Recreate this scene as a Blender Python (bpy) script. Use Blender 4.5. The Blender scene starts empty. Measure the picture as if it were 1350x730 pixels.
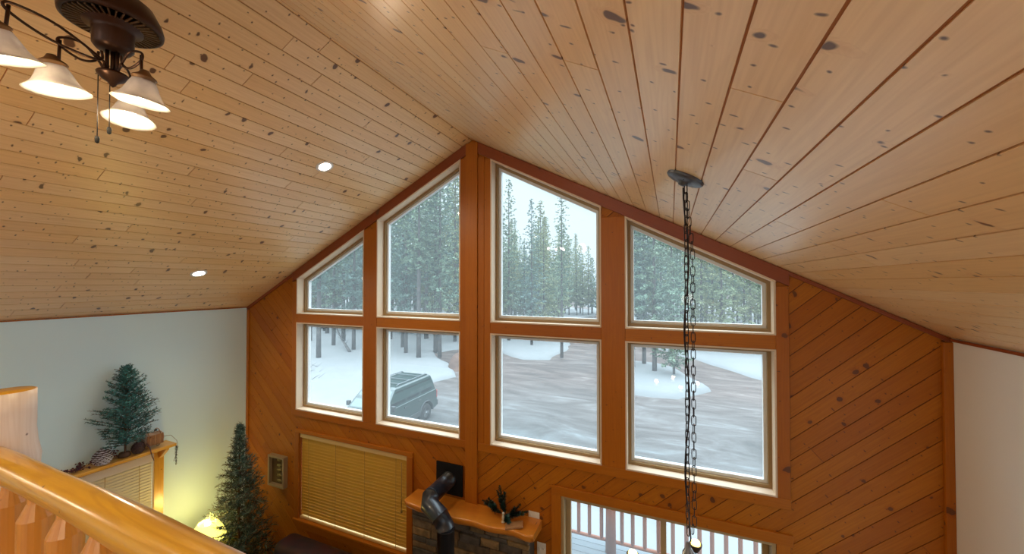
import bpy, math, random
from mathutils import Vector, Matrix, noise
PI = math.pi
C = bpy.context.scene.collection
RX, RZ, SL = -2.07, 5.875, 0.513            # ridge x, ridge height, roof slope (6 in 12)
WL, WR, WY, WB = -5.953, 1.887, 3.8, -4.0   # left, right, gable and back wall planes
EYE = 4.25; LOFT = 2.65; GZ = -1.4
def roof(x): return RZ - SL*abs(x-RX)

# ------------------------------------------------------------------ mesh helpers
class MB:
    def __init__(s): s.v=[]; s.f=[]; s.uv=[]; s.r=[]; s.m=[]; s.s=[]
    def poly(s, pts, uv=None, r=(0,0), m=0, smooth=False):
        i=len(s.v); s.v += [tuple(p) for p in pts]
        s.f.append(list(range(i,i+len(pts)))); s.uv.append(uv or [(p[0],p[1]) for p in pts]); s.r.append(r); s.m.append(m); s.s.append(smooth)
    def face(s, idx, uv=None, r=(0,0), m=0, smooth=False):
        s.f.append(list(idx)); s.uv.append(uv or [(s.v[k][0]+s.v[k][1], s.v[k][2]) for k in idx]); s.r.append(r); s.m.append(m); s.s.append(smooth)
    def box(s, x0,x1,y0,y1,z0,z1, M=None, r=None, m=0, axis=None):
        if r is None: r=(random.random(), random.random())
        dims=(x1-x0,y1-y0,z1-z0)
        if axis is None: axis=max(range(3), key=lambda k:dims[k])
        P=[(x,y,z) for x in (x0,x1) for y in (y0,y1) for z in (z0,z1)]
        i=len(s.v); s.v += [tuple(M@Vector(p)) if M else p for p in P]
        for q in ((0,1,3,2),(4,6,7,5),(0,4,5,1),(2,3,7,6),(0,2,6,4),(1,5,7,3)):
            oth=[k for k in range(3) if k!=axis]
            vv=[P[k] for k in q]
            sp=[max(p[k] for p in vv)-min(p[k] for p in vv) for k in range(3)]
            a=oth[0] if sp[oth[0]]>sp[oth[1]] else oth[1]
            s.face([i+k for k in q], [(p[a],p[axis]) for p in vv], r, m)
    def beam(s, a, b, w, h, up=(0,0,1), **k):      # rectangular bar from a to b
        a=Vector(a); b=Vector(b); d=b-a; L=d.length; d.normalize()
        x=d.cross(Vector(up)).normalized(); z=x.cross(d)
        M=Matrix((( x[0],d[0],z[0],a[0]),(x[1],d[1],z[1],a[1]),(x[2],d[2],z[2],a[2]),(0,0,0,1)))
        s.box(-w/2,w/2,0,L,-h/2,h/2,M=M,axis=1,**k)
    def tube(s, pts, rad, n=10, cap=True, m=0, r=None, closed=False, wob=0, seed=0, smooth=True, sq=1.0):
        if r is None: r=(random.random(), random.random())
        pts=[Vector(p) for p in pts]; N=len(pts)
        if not hasattr(rad,'__len__'): rad=[rad]*N
        base=len(s.v); L=0; prev=None; Ls=[]
        for i,p in enumerate(pts):
            if closed: d=pts[(i+1)%N]-pts[i-1]
            else: d=pts[min(i+1,N-1)]-pts[max(i-1,0)]
            d.normalize()
            if prev is None:
                u=d.cross(Vector((0,0,1)))
                if u.length<1e-3: u=d.cross(Vector((0,1,0)))
            else: u=prev-d*prev.dot(d)
            u.normalize(); prev=u; w=d.cross(u)
            if i: L+=(pts[i]-pts[i-1]).length
            Ls.append(L)
            for k in range(n):
                t=2*PI*k/n; q=rad[i]
                if wob: q*=1+wob*noise.noise(Vector((math.cos(t)*1.3+seed, math.sin(t)*1.3, L*3+seed)))
                s.v.append(tuple(p+u*(q*math.cos(t))+w*(q*sq*math.sin(t))))
        R=max(rad)
        for i in range(N if closed else N-1):
            j=(i+1)%N
            for k in range(n):
                l=(k+1)%n; c=2*PI*R/n
                lj=Ls[j] if j else L+.05
                s.face([base+i*n+k,base+i*n+l,base+j*n+l,base+j*n+k],[(k*c,Ls[i]),((k+1)*c,Ls[i]),((k+1)*c,lj),(k*c,lj)],r,m,smooth)
        if cap and not closed:
            for i in (0,N-1):
                idx=[base+i*n+k for k in range(n)]
                if i==0: idx=idx[::-1]
                s.face(idx,[(s.v[q][0]*.5,s.v[q][1]*.5) for q in idx],r,m)
    def lathe(s, prof, c=(0,0,0), n=24, M=None, m=0, r=None, smooth=True, flute=None):
        if r is None: r=(random.random(), random.random())
        base=len(s.v)
        for i,(q,z) in enumerate(prof):
            for k in range(n):
                t=2*PI*k/n; qq=q*(flute(t,i) if flute else 1)
                p=Vector((qq*math.cos(t),qq*math.sin(t),z))
                p=(M@p) if M else p+Vector(c)
                s.v.append(tuple(p))
        for i in range(len(prof)-1):
            for k in range(n):
                l=(k+1)%n
                s.face([base+i*n+k,base+i*n+l,base+(i+1)*n+l,base+(i+1)*n+k],[(k/n,prof[i][1])]*4,r,m,smooth)
        for i in (0,len(prof)-1):
            if prof[i][0]>1e-4:
                s.face([base+i*n+k for k in range(n)],None,r,m)
    def prism(s, out, fn, d0, d1, m=0, r=None):     # outline in 2D, fn(a,b,d)->3D
        if r is None: r=(random.random(), random.random())
        n=len(out); i=len(s.v)
        s.v += [tuple(fn(a,b,d0)) for a,b in out]+[tuple(fn(a,b,d1)) for a,b in out]
        s.face(range(i,i+n),[(a,b) for a,b in out],r,m); s.face(range(i+2*n-1,i+n-1,-1),[(a,b) for a,b in out[::-1]],r,m)
        for k in range(n):
            l=(k+1)%n; e=math.dist(out[k],out[l])
            s.face([i+k,i+n+k,i+n+l,i+l],[(0,0),(d1-d0,0),(d1-d0,e),(0,e)],r,m)
    def ball(s, c, rx, ry=None, rz=None, n=14, m=0, M=None):
        ry=ry or rx; rz=rz or rx
        prof=[(math.cos(t),math.sin(t)) for t in [(-.5+i/(n//2))*PI for i in range(n//2+1)]]
        MM=Matrix.Translation(c)@(M or Matrix())@Matrix.Diagonal((rx,ry,rz,1))
        s.lathe([(max(a,1e-5),b) for a,b in prof],n=n,M=MM,m=m)
    def build(s, name, mats, parent=None, bevel=0, inv=None):
        me=bpy.data.meshes.new(name); me.from_pydata(s.v,[],s.f)
        if not isinstance(mats,(list,tuple)): mats=[mats]
        for q in mats: me.materials.append(q)
        me.polygons.foreach_set('material_index',s.m); me.polygons.foreach_set('use_smooth',s.s)
        a=me.uv_layers.new(name='UVMap'); b=me.uv_layers.new(name='Rnd')
        fa=[]; fb=[]
        for uv,r in zip(s.uv,s.r):
            for q in uv: fa += [q[0],q[1]]; fb += [r[0],r[1]]
        a.data.foreach_set('uv',fa); b.data.foreach_set('uv',fb)
        me.update(); me.validate()
        o=bpy.data.objects.new(name,me); C.objects.link(o)
        if parent:
            o.parent=parent
            loc=Vector((0,0,0)); p=parent
            if inv is not False:                    # vertices were given in world space
                M=Matrix()
                while p: M=p.matrix_basis@M; p=p.parent
                me.transform(M.inverted())
        if bevel:
            mo=o.modifiers.new('Bevel','BEVEL'); mo.width=bevel; mo.segments=2; mo.limit_method='ANGLE'
        return o
def tag(o,label,cat,group=None,kind=None):
    if label: o['label']=label
    if cat: o['category']=cat
    if group: o['group']=group
    if kind: o['kind']=kind
    return o
def empty(name,loc=(0,0,0),rz=0):
    o=bpy.data.objects.new(name,None); C.objects.link(o); o.location=loc; o.rotation_euler=(0,0,rz); o.empty_display_size=.1
    return o
def struct(o): o['kind']='structure'; return o
def clone(o,parent=None):
    c=o.copy(); C.objects.link(c)
    if parent: c.parent=parent
    for ch in [x for x in kids.get(o.name,[])]: clone(ch,c)
    return c
kids={}
def register(o):                                   # remembers children so that clone() is quick
    for x in bpy.data.objects:
        if x.parent: kids.setdefault(x.parent.name,[])
        if x.parent and x not in kids[x.parent.name]: kids[x.parent.name].append(x)

# ------------------------------------------------------------------ materials
def mat(name, col, rough=.5, metal=0, coat=0, spec=.5, emit=None, es=0, bump=None, noise_col=None, trans=0, sss=0):
    m=bpy.data.materials.new(name); m.use_nodes=True; t=m.node_tree; b=t.nodes['Principled BSDF']
    b.inputs['Base Color'].default_value=(*col,1); b.inputs['Roughness'].default_value=rough; b.inputs['Metallic'].default_value=metal
    b.inputs['Coat Weight'].default_value=coat; b.inputs['Specular IOR Level'].default_value=spec
    if trans: b.inputs['Transmission Weight'].default_value=trans
    if emit: b.inputs['Emission Color'].default_value=(*emit,1); b.inputs['Emission Strength'].default_value=es
    if noise_col or bump:
        tc=t.nodes.new('ShaderNodeTexCoord')
        n=t.nodes.new('ShaderNodeTexNoise'); n.inputs['Detail'].default_value=5
        n.inputs['Scale'].default_value=(noise_col or bump)[0]; t.links.new(tc.outputs['Object'],n.inputs['Vector'])
        if noise_col:
            r=t.nodes.new('ShaderNodeValToRGB'); r.color_ramp.elements[0].position=.35; r.color_ramp.elements[1].position=.65
            r.color_ramp.elements[0].color=(*noise_col[1],1); r.color_ramp.elements[1].color=(*col,1)
            t.links.new(n.outputs['Fac'],r.inputs['Fac']); t.links.new(r.outputs['Color'],b.inputs['Base Color'])
        if bump:
            n2=t.nodes.new('ShaderNodeTexNoise'); n2.inputs['Scale'].default_value=bump[0]; n2.inputs['Detail'].default_value=6
            t.links.new(tc.outputs['Object'],n2.inputs['Vector'])
            bp=t.nodes.new('ShaderNodeBump'); bp.inputs['Strength'].default_value=bump[1]; bp.inputs['Distance'].default_value=bump[2]
            t.links.new(n2.outputs['Fac'],bp.inputs['Height']); t.links.new(bp.outputs['Normal'],b.inputs['Normal'])
    return m
def pine(name, A, B, knot=(.10,.035,.012), rough=.33, coat=.25, kden=5.2, ksize=.034, grain=.22, ring=.45, spec=.5, kpow=4.5, ku=.62, kmix=.82):
    """knotty pine; UVMap = metres across / along the board, Rnd = two random numbers per board"""
    m=bpy.data.materials.new(name); m.use_nodes=True; t=m.node_tree; N=t.nodes; L=t.links; b=N['Principled BSDF']
    def nd(ty,**k):
        n=N.new(ty)
        for a,v in k.items(): setattr(n,a,v)
        return n
    def math_(op,a,b_=None,cl=False):
        n=nd('ShaderNodeMath',operation=op); n.use_clamp=cl
        for i,x in enumerate((a,b_)):
            if x is None: continue
            if hasattr(x,'node'): L.new(x,n.inputs[i])
            else: n.inputs[i].default_value=x
        return n.outputs[0]
    def mix(f,a,c,bl='MIX'):
        n=nd('ShaderNodeMix',data_type='RGBA',blend_type=bl)
        for i,x in ((0,f),(6,a),(7,c)):
            if hasattr(x,'node'): L.new(x,n.inputs[i])
            elif i==0: n.inputs[0].default_value=x
            else: n.inputs[i].default_value=(*x,1)
        return n.outputs[2]
    uv=nd('ShaderNodeUVMap',uv_map='UVMap').outputs[0]; rn=nd('ShaderNodeUVMap',uv_map='Rnd').outputs[0]
    su=nd('ShaderNodeSeparateXYZ'); L.new(uv,su.inputs[0]); sr=nd('ShaderNodeSeparateXYZ'); L.new(rn,sr.inputs[0])
    U=math_('ADD',su.outputs[0],math_('MULTIPLY',sr.outputs[0],37.3)); V=math_('ADD',su.outputs[1],math_('MULTIPLY',sr.outputs[1],53.1))
    def vec(a,b_):
        c=nd('ShaderNodeCombineXYZ'); 
        L.new(a,c.inputs[0]); L.new(b_,c.inputs[1]); return c.outputs[0]
    # gentle warp
    wn=nd('ShaderNodeTexNoise'); wn.inputs['Scale'].default_value=1; L.new(vec(math_('MULTIPLY',U,14),math_('MULTIPLY',V,9)),wn.inputs['Vector'])
    warp=math_('MULTIPLY',math_('SUBTRACT',wn.outputs['Fac'],.5),.05)
    # knots
    vo=nd('ShaderNodeTexVoronoi',voronoi_dimensions='2D'); vo.inputs['Scale'].default_value=kden
    L.new(vec(math_('ADD',math_('MULTIPLY',U,ku),warp),math_('ADD',V,warp)),vo.inputs['Vector'])
    sc=nd('ShaderNodeSeparateColor'); L.new(vo.outputs['Color'],sc.inputs[0])
    d=math_('DIVIDE',vo.outputs['Distance'],kden)
    rad=math_('MULTIPLY',math_('POWER',sc.outputs[0],kpow),ksize)
    kn=math_('DIVIDE',math_('SUBTRACT',math_('ADD',rad,.002),d),.0045,True)
    halo=math_('DIVIDE',math_('SUBTRACT',math_('ADD',math_('MULTIPLY',rad,1.9),.006),d),.03,True)
    # small pin knots
    vo2=nd('ShaderNodeTexVoronoi',voronoi_dimensions='2D'); vo2.inputs['Scale'].default_value=kden*1.7
    L.new(vec(math_('ADD',math_('MULTIPLY',U,.75),math_('MULTIPLY',warp,1.2)),V),vo2.inputs['Vector'])
    s2=nd('ShaderNodeSeparateColor'); L.new(vo2.outputs['Color'],s2.inputs[0])
    kn2=math_('DIVIDE',math_('SUBTRACT',math_('MULTIPLY',math_('GREATER_THAN',s2.outputs[1],.15),.0062),math_('DIVIDE',vo2.outputs['Distance'],kden*1.7)),.004,True)
    # grain, bending round the knots
    bend=math_('MULTIPLY',halo,.35)
    g=nd('ShaderNodeTexNoise'); g.inputs['Scale'].default_value=1; g.inputs['Detail'].default_value=4
    L.new(vec(math_('ADD',math_('MULTIPLY',U,95),math_('MULTIPLY',bend,8)),math_('MULTIPLY',V,2.2)),g.inputs['Vector'])
    w=nd('ShaderNodeTexNoise'); w.inputs['Scale'].default_value=1; w.inputs['Detail'].default_value=2
    L.new(vec(math_('MULTIPLY',U,9),math_('MULTIPLY',V,.8)),w.inputs['Vector'])
    rg=math_('SINE',math_('MULTIPLY',math_('ADD',w.outputs['Fac'],bend),70))
    base=mix(sr.outputs[0],A,B)
    tone=mix(math_('MULTIPLY',math_('POWER',sr.outputs[1],2),.55),base,mix(.5,A,(A[0]*.75,A[1]*.6,A[2]*.45)))
    dark=(B[0]*.62,B[1]*.5,B[2]*.38)
    c=mix(math_('MULTIPLY',math_('SUBTRACT',g.outputs['Fac'],.38,True),grain*3.2,True),tone,dark)
    c=mix(math_('MULTIPLY',math_('MAXIMUM',rg,0.0),grain*ring),c,dark)
    c=mix(math_('MULTIPLY',halo,.33),c,(B[0]*.7,B[1]*.42,B[2]*.25))
    c=mix(math_('MULTIPLY',math_('MAXIMUM',kn,kn2),kmix),c,knot)
    L.new(c,b.inputs['Base Color'])
    b.inputs['Roughness'].default_value=rough; b.inputs['Coat Weight'].default_value=coat; b.inputs['Coat Roughness'].default_value=.28
    b.inputs['Specular IOR Level'].default_value=spec
    bp=nd('ShaderNodeBump'); bp.inputs['Strength'].default_value=.25; bp.inputs['Distance'].default_value=.002
    L.new(g.outputs['Fac'],bp.inputs['Height']); L.new(bp.outputs['Normal'],b.inputs['Normal'])
    return m
M={}
M['ceil']=pine('ceiling_pine',(.90,.655,.36),(.85,.55,.235),knot=(.10,.04,.018),rough=.34,coat=.5,kden=6.2,ksize=.018,kpow=1.9,kmix=.93)
M['ceilback']=mat('ceiling_groove',(.46,.19,.04),.6)
M['wall']=pine('wall_pine',(0.506,0.172,0.00723),(0.38,0.104,0.00362),rough=.48,coat=.04,kden=5.6,ksize=.022,kpow=2.6,ku=.9,grain=.3,spec=.3)
M['wallback']=mat('wall_groove',(0.128,0.036,0.0064),.7)
M['trim']=pine('trim_pine',(0.488,0.154,0.00723),(0.389,0.108,0.00362),rough=.42,coat=.08,spec=.35,kden=3.2,ksize=.03)
M['red']=pine('shaded_trim_pine',(0.306,0.0638,0.0102),(0.246,0.0467,0.0068),rough=.4,coat=.2,kden=3.2,ksize=.03)  # darker, redder trim copy: shade on the rake is put into its colour
M['jamb']=pine('jamb_pine',(.80,.66,.50),(.74,.58,.42),rough=.5,coat=0,kden=1.5,ksize=.02,grain=.1)
M['stop']=mat('window_stop',(.30,.19,.08),.45)
M['vinyl']=mat('white_vinyl',(.78,.80,.80),.4)
M['log']=pine('log_pine',(0.754,0.432,0.0322),(0.662,0.34,0.0184),rough=.2,coat=.7,kden=2.4,ksize=.02,grain=.3,ring=.9)
M['baluster']=pine('baluster_pine',(.74,.33,.05),(.62,.25,.03),rough=.3,coat=.4,kden=2.6,ksize=.02)
M['post']=pine('peeled_log',(.86,.76,.70),(.80,.68,.60),rough=.4,coat=.2,kden=2.4,ksize=.025,grain=.2)
M['paintL']=mat('blue_lit_wall_paint',(.70,.92,.99),.85,bump=(300,.08,.001))  # the blue cast of daylight is put into this wall's colour
M['paintR']=mat('off_white_paint',(.80,.79,.77),.85,bump=(300,.08,.001))
M['bronze']=mat('oil_rubbed_bronze',(.055,.026,.016),.34,metal=.75)
M['bronze2']=mat('antique_bronze',(.22,.12,.055),.4,metal=.6)
M['iron']=mat('dark_iron',(.035,.03,.03),.45,metal=.7)
M['chain']=mat('dark_chain',(.035,.026,.026),.35,metal=.8)
M['pipe']=mat('black_stove_pipe',(.014,.016,.022),.36,metal=.2,coat=.3)
M['flatblack']=mat('flat_black_metal',(.006,.006,.007),.8,spec=.2)
M['white']=mat('white_plastic',(.80,.76,.66),.4)
M['crown']=None
def shade_glass(name,col,em,es):
    m=bpy.data.materials.new(name); m.use_nodes=True; t=m.node_tree; t.nodes.clear()
    o=t.nodes.new('ShaderNodeOutputMaterial'); p=t.nodes.new('ShaderNodeBsdfPrincipled'); tr=t.nodes.new('ShaderNodeBsdfTranslucent')
    mx=t.nodes.new('ShaderNodeMixShader'); mx.inputs[0].default_value=.6
    n=t.nodes.new('ShaderNodeTexNoise'); n.inputs['Scale'].default_value=14; n.inputs['Detail'].default_value=4
    tc=t.nodes.new('ShaderNodeTexCoord'); t.links.new(tc.outputs['Object'],n.inputs['Vector'])
    r=t.nodes.new('ShaderNodeValToRGB'); r.color_ramp.elements[0].color=(col[0]*.72,col[1]*.72,col[2]*.74,1); r.color_ramp.elements[1].color=(*col,1)
    r.color_ramp.elements[0].position=.35; r.color_ramp.elements[1].position=.62
    t.links.new(n.outputs['Fac'],r.inputs[0]); t.links.new(r.outputs[0],p.inputs['Base Color']); t.links.new(r.outputs[0],tr.inputs[0])
    p.inputs['Roughness'].default_value=.25; p.inputs['Emission Color'].default_value=(*em,1); p.inputs['Emission Strength'].default_value=es
    t.links.new(tr.outputs[0],mx.inputs[1]); t.links.new(p.outputs[0],mx.inputs[2]); t.links.new(mx.outputs[0],o.inputs[0])
    return m
M['alabaster']=shade_glass('alabaster_glass',(.50,.47,.46),(1,.97,.92),.0)
M['bulb']=mat('lit_bulb',(1,1,1),.4,emit=(1,.96,.9),es=4)
M['bulbY']=mat('lit_candle_bulb',(1,.9,.4),.4,emit=(1,.80,.18),es=2.2)
M['lampY']=mat('lit_yellow_shade',(.9,.8,.2),.5,emit=(1,.84,.16),es=1.3)
M['lampW']=mat('lit_lamp_top',(.9,.9,.8),.5,emit=(1,.97,.75),es=2.5)
M['canlens']=mat('lit_can_lens',(1,1,1),.4,emit=(1,.97,.92),es=14)
M['canring']=mat('can_trim_white',(.8,.78,.74),.4)
M['blind']=mat('wood_blind_slats',(.70,.41,.055),.38,coat=.2)
M['blindrail']=mat('blind_rail',(.72,.50,.20),.4)
M['blindL']=mat('cream_blind_slats',(.66,.58,.42),.5)
M['blindLv']=mat('cream_blind_valance',(.72,.66,.62),.5)
M['cord']=mat('blind_cord',(.38,.22,.05),.7)
M['casingL']=pine('left_window_pine',(.78,.40,.05),(.70,.33,.03),rough=.3,coat=.4,kden=2,ksize=.015)
M['leather']=mat('maroon_leather',(.040,.004,.006),.6,noise_col=(6,(.014,.004,.008)))
M['pillow']=mat('beige_cushion',(.42,.30,.18),.8)
M['firD']=mat('dark_fir_needles',(.026,.080,.060),.6,noise_col=(9,(.010,.030,.024)))
M['firM']=mat('pale_fir_tips',(.13,.19,.13),.6)
M['firB']=mat('blue_green_needles',(.07,.28,.27),.6,noise_col=(9,(.02,.10,.105)))
M['bark']=mat('bark',(.10,.055,.03),.8)
M['berry']=mat('dark_red_garland',(.13,.02,.035),.6,noise_col=(30,(.03,.015,.04)))
M['twig']=mat('dark_twig',(.05,.03,.04),.7)
M['cone1']=mat('pine_cone_brown',(.10,.055,.05),.6); M['cone2']=mat('frosted_scale_tips',(.62,.60,.66),.5)
M['drumside']=pine('drum_staves',(.42,.22,.09),(.30,.13,.05),rough=.5,coat=0,kden=9,ksize=.02)
M['drumtop']=mat('pale_drum_side',(.52,.38,.28),.6,noise_col=(14,(.30,.18,.11)))
M['strap']=mat('brown_leather_strap',(.08,.03,.03),.6)
M['picframe']=mat('weathered_frame',(.34,.24,.12),.5); M['picback']=mat('dark_picture_back',(.10,.05,.012),.6); M['leaf']=mat('pressed_leaf',(.30,.24,.08),.6)
M['mantel']=pine('mantel_slab',(.72,.28,.03),(.58,.18,.018),rough=.25,coat=.5,kden=2.2,ksize=.02,ring=.9)
M['deck']=pine('grey_deck_boards',(0.17,0.197,0.218),(0.141,0.173,0.197),knot=(0.11,0.121,0.138),rough=.6,coat=0,kden=2,ksize=.01)
M['rail_out']=pine('outdoor_log',(0.353,0.109,0.042),(0.286,0.084,0.0336),rough=.5,coat=0,kden=3,ksize=.015)
M['floorw']=pine('floor_boards',(.40,.19,.07),(.33,.14,.05),rough=.35,coat=.3)
M['stovek']=mat('stove_black',(.02,.02,.02),.5)
# stone veneer
def stone_mat():
    out=[]
    for i,c in enumerate([(.21,.13,.06),(.30,.19,.08),(.15,.11,.07),(.24,.17,.10),(.12,.10,.08)]):
        out.append(mat('ledge_stone_%s'%'abcde'[i],c,.8,noise_col=(12,(c[0]*.5,c[1]*.5,c[2]*.5)),bump=(25,.6,.01)))
    return out
STONE=stone_mat(); M['mortar']=mat('mortar',(.07,.055,.04),.9)
# outdoors
def ground_mat():
    m=bpy.data.materials.new('muddy_gravel'); m.use_nodes=True; t=m.node_tree; N=t.nodes; L=t.links; b=N['Principled BSDF']
    tc=N.new('ShaderNodeTexCoord')
    mp=N.new('ShaderNodeMapping'); mp.inputs['Scale'].default_value=(.32,1.1,1); mp.inputs['Rotation'].default_value=(0,0,.5); L.new(tc.outputs['Object'],mp.inputs[0])
    a=N.new('ShaderNodeTexNoise'); a.inputs['Scale'].default_value=.8; a.inputs['Detail'].default_value=9; a.inputs['Roughness'].default_value=.68; a.inputs['Distortion'].default_value=1.2; L.new(mp.outputs[0],a.inputs['Vector'])
    r=N.new('ShaderNodeValToRGB'); e=r.color_ramp.elements
    e[0].position=.30; e[0].color=(.026,.020,.018,1); e[1].position=.70; e[1].color=(.26,.275,.28,1)
    q=e.new(.44); q.color=(.062,.049,.044,1); q=e.new(.56); q.color=(.095,.082,.078,1); q=e.new(.64); q.color=(.135,.13,.128,1)
    L.new(a.outputs['Fac'],r.inputs[0])
    # bluer close to the house, red mud towards the bend
    c=N.new('ShaderNodeTexNoise'); c.inputs['Scale'].default_value=.12; c.inputs['Detail'].default_value=3; L.new(tc.outputs['Object'],c.inputs['Vector'])
    sp=N.new('ShaderNodeSeparateXYZ'); L.new(tc.outputs['Object'],sp.inputs[0])
    mr=N.new('ShaderNodeMapRange'); mr.inputs[1].default_value=11; mr.inputs[2].default_value=23; L.new(sp.outputs[1],mr.inputs[0])
    ad=N.new('ShaderNodeMath'); ad.operation='ADD'; L.new(mr.outputs[0],ad.inputs[0])
    sb=N.new('ShaderNodeMath'); sb.operation='SUBTRACT'; sb.inputs[1].default_value=.5; L.new(c.outputs['Fac'],sb.inputs[0]); L.new(sb.outputs[0],ad.inputs[1]); ad.use_clamp=True
    mx=N.new('ShaderNodeMix'); mx.data_type='RGBA'; mx.blend_type='MULTIPLY'; mx.inputs[0].default_value=1
    rr=N.new('ShaderNodeValToRGB'); rr.color_ramp.elements[0].color=(.82,1.0,1.06,1); rr.color_ramp.elements[1].color=(1.15,.93,.84,1)
    L.new(ad.outputs[0],rr.inputs[0]); L.new(r.outputs[0],mx.inputs[6]); L.new(rr.outputs[0],mx.inputs[7]); L.new(mx.outputs[2],b.inputs['Base Color'])
    b.inputs['Roughness'].default_value=.7
    n2=N.new('ShaderNodeTexNoise'); n2.inputs['Scale'].default_value=3; n2.inputs['Detail'].default_value=8; L.new(tc.outputs['Object'],n2.inputs['Vector'])
    bp=N.new('ShaderNodeBump'); bp.inputs['Strength'].default_value=.5; bp.inputs['Distance'].default_value=.08; L.new(n2.outputs['Fac'],bp.inputs['Height']); L.new(bp.outputs[0],b.inputs['Normal'])
    return m
M['gravel']=ground_mat()
M['snow']=mat('snow',(0.214,0.218,0.218),.8,noise_col=(.5,(0.194,0.202,0.204)),bump=(1.2,.35,.15))
M['mud']=mat('brown_dirt_pile',(0.141,0.0776,0.0564),.9,noise_col=(2,(0.0916,0.0494,0.0353)),bump=(4,.5,.1))
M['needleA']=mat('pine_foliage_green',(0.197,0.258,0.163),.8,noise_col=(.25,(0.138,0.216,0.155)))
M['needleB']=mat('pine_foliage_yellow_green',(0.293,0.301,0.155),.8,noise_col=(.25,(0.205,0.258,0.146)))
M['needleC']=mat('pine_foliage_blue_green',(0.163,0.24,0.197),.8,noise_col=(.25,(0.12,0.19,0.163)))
M['trunk']=mat('grey_pine_bark',(0.104,0.0941,0.0907),.9,noise_col=(3,(0.066,0.0606,0.0606)))
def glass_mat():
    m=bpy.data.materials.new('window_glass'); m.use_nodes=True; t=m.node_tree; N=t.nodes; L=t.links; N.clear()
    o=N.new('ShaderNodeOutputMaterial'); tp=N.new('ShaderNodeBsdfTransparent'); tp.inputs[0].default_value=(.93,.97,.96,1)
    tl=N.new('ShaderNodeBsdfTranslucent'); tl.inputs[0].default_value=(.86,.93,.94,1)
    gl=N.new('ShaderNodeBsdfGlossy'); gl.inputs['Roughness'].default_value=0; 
    a=N.new('ShaderNodeMixShader'); a.inputs[0].default_value=.12; b=N.new('ShaderNodeMixShader'); b.inputs[0].default_value=.025  # translucent share lays a pale haze over the view outside
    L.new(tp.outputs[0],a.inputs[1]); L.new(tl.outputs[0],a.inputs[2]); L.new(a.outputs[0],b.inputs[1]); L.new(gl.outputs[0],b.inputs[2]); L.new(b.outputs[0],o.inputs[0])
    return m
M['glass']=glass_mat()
M['carpaint']=mat('dark_green_car_paint',(.012,.034,.032),.3,coat=.8)
M['cartrim']=mat('grey_car_trim',(.04,.045,.047),.5); M['carglass']=mat('tinted_car_glass',(.008,.012,.014),.3,spec=.25)
M['windshield']=mat('pale_windscreen',(.10,.15,.15),.08,spec=.9)
M['tyre']=mat('tyre_rubber',(.02,.02,.02),.8); M['wheel']=mat('alloy_wheel',(.25,.26,.27),.4,metal=.5); M['tail']=mat('tail_lamp_red',(.35,.03,.03),.3); M['carsilver']=mat('silver_rail',(.14,.16,.17),.4,metal=.3)

# ------------------------------------------------------------------ planked surfaces
def clip(poly,a,b,c):        # keep a*x+b*y<=c
    out=[]
    for i in range(len(poly)):
        p=poly[i]; q=poly[(i+1)%len(poly)]
        dp=a*p[0]+b*p[1]-c; dq=a*q[0]+b*q[1]-c
        if dp<=0: out.append(p)
        if (dp<0<dq) or (dq<0<dp):
            t=dp/(dp-dq); out.append((p[0]+(q[0]-p[0])*t,p[1]+(q[1]-p[1])*t))
    return out
def area(p): return abs(sum(p[i][0]*p[(i+1)%len(p)][1]-p[(i+1)%len(p)][0]*p[i][1] for i in range(len(p))))/2
def planks(mb, cells, fn, ang, sp, off, gap=.006, t=.006, segs=(2.4,4.4), seed=0, m=0, jg=.0015):
    """cells: convex polygons in (a,b); fn(a,b,h) -> 3D; boards run at angle ang; h = height above the backing"""
    ca,sa=math.cos(ang),math.sin(ang)
    for cell in cells:
        us=[-p[0]*sa+p[1]*ca for p in cell]; 
        for k in range(math.floor((min(us)-off)/sp)-1, math.ceil((max(us)-off)/sp)+1):
            u0=off+k*sp+gap/2; u1=off+(k+1)*sp-gap/2
            P=clip(clip(cell,sa,-ca,-u0),-sa,ca,u1)
            if len(P)<3 or area(P)<1e-6: continue
            rg=random.Random(seed*1000+k); v=-14+rg.random()*3; cuts=[]
            while v<16: cuts.append(v); v+=rg.uniform(*segs)
            for j in range(len(cuts)-1):
                Q=clip(clip(P,-ca,-sa,-(cuts[j]+jg)),ca,sa,cuts[j+1]-jg)
                if len(Q)<3 or area(Q)<1e-6: continue
                r=random.Random(seed*7919+k*131+j); rr=(r.random(),r.random())
                uv=[(-a*sa+b*ca-u0, a*ca+b*sa) for a,b in Q]
                mb.poly([fn(a,b,t) for a,b in Q],uv,rr,m)
                for i in range(len(Q)):
                    p,q=Q[i],Q[(i+1)%len(Q)]
                    mb.poly([fn(*p,t),fn(*p,0),fn(*q,0),fn(*q,t)],[uv[i],uv[i],uv[(i+1)%len(Q)],uv[(i+1)%len(Q)]],rr,m)

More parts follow.
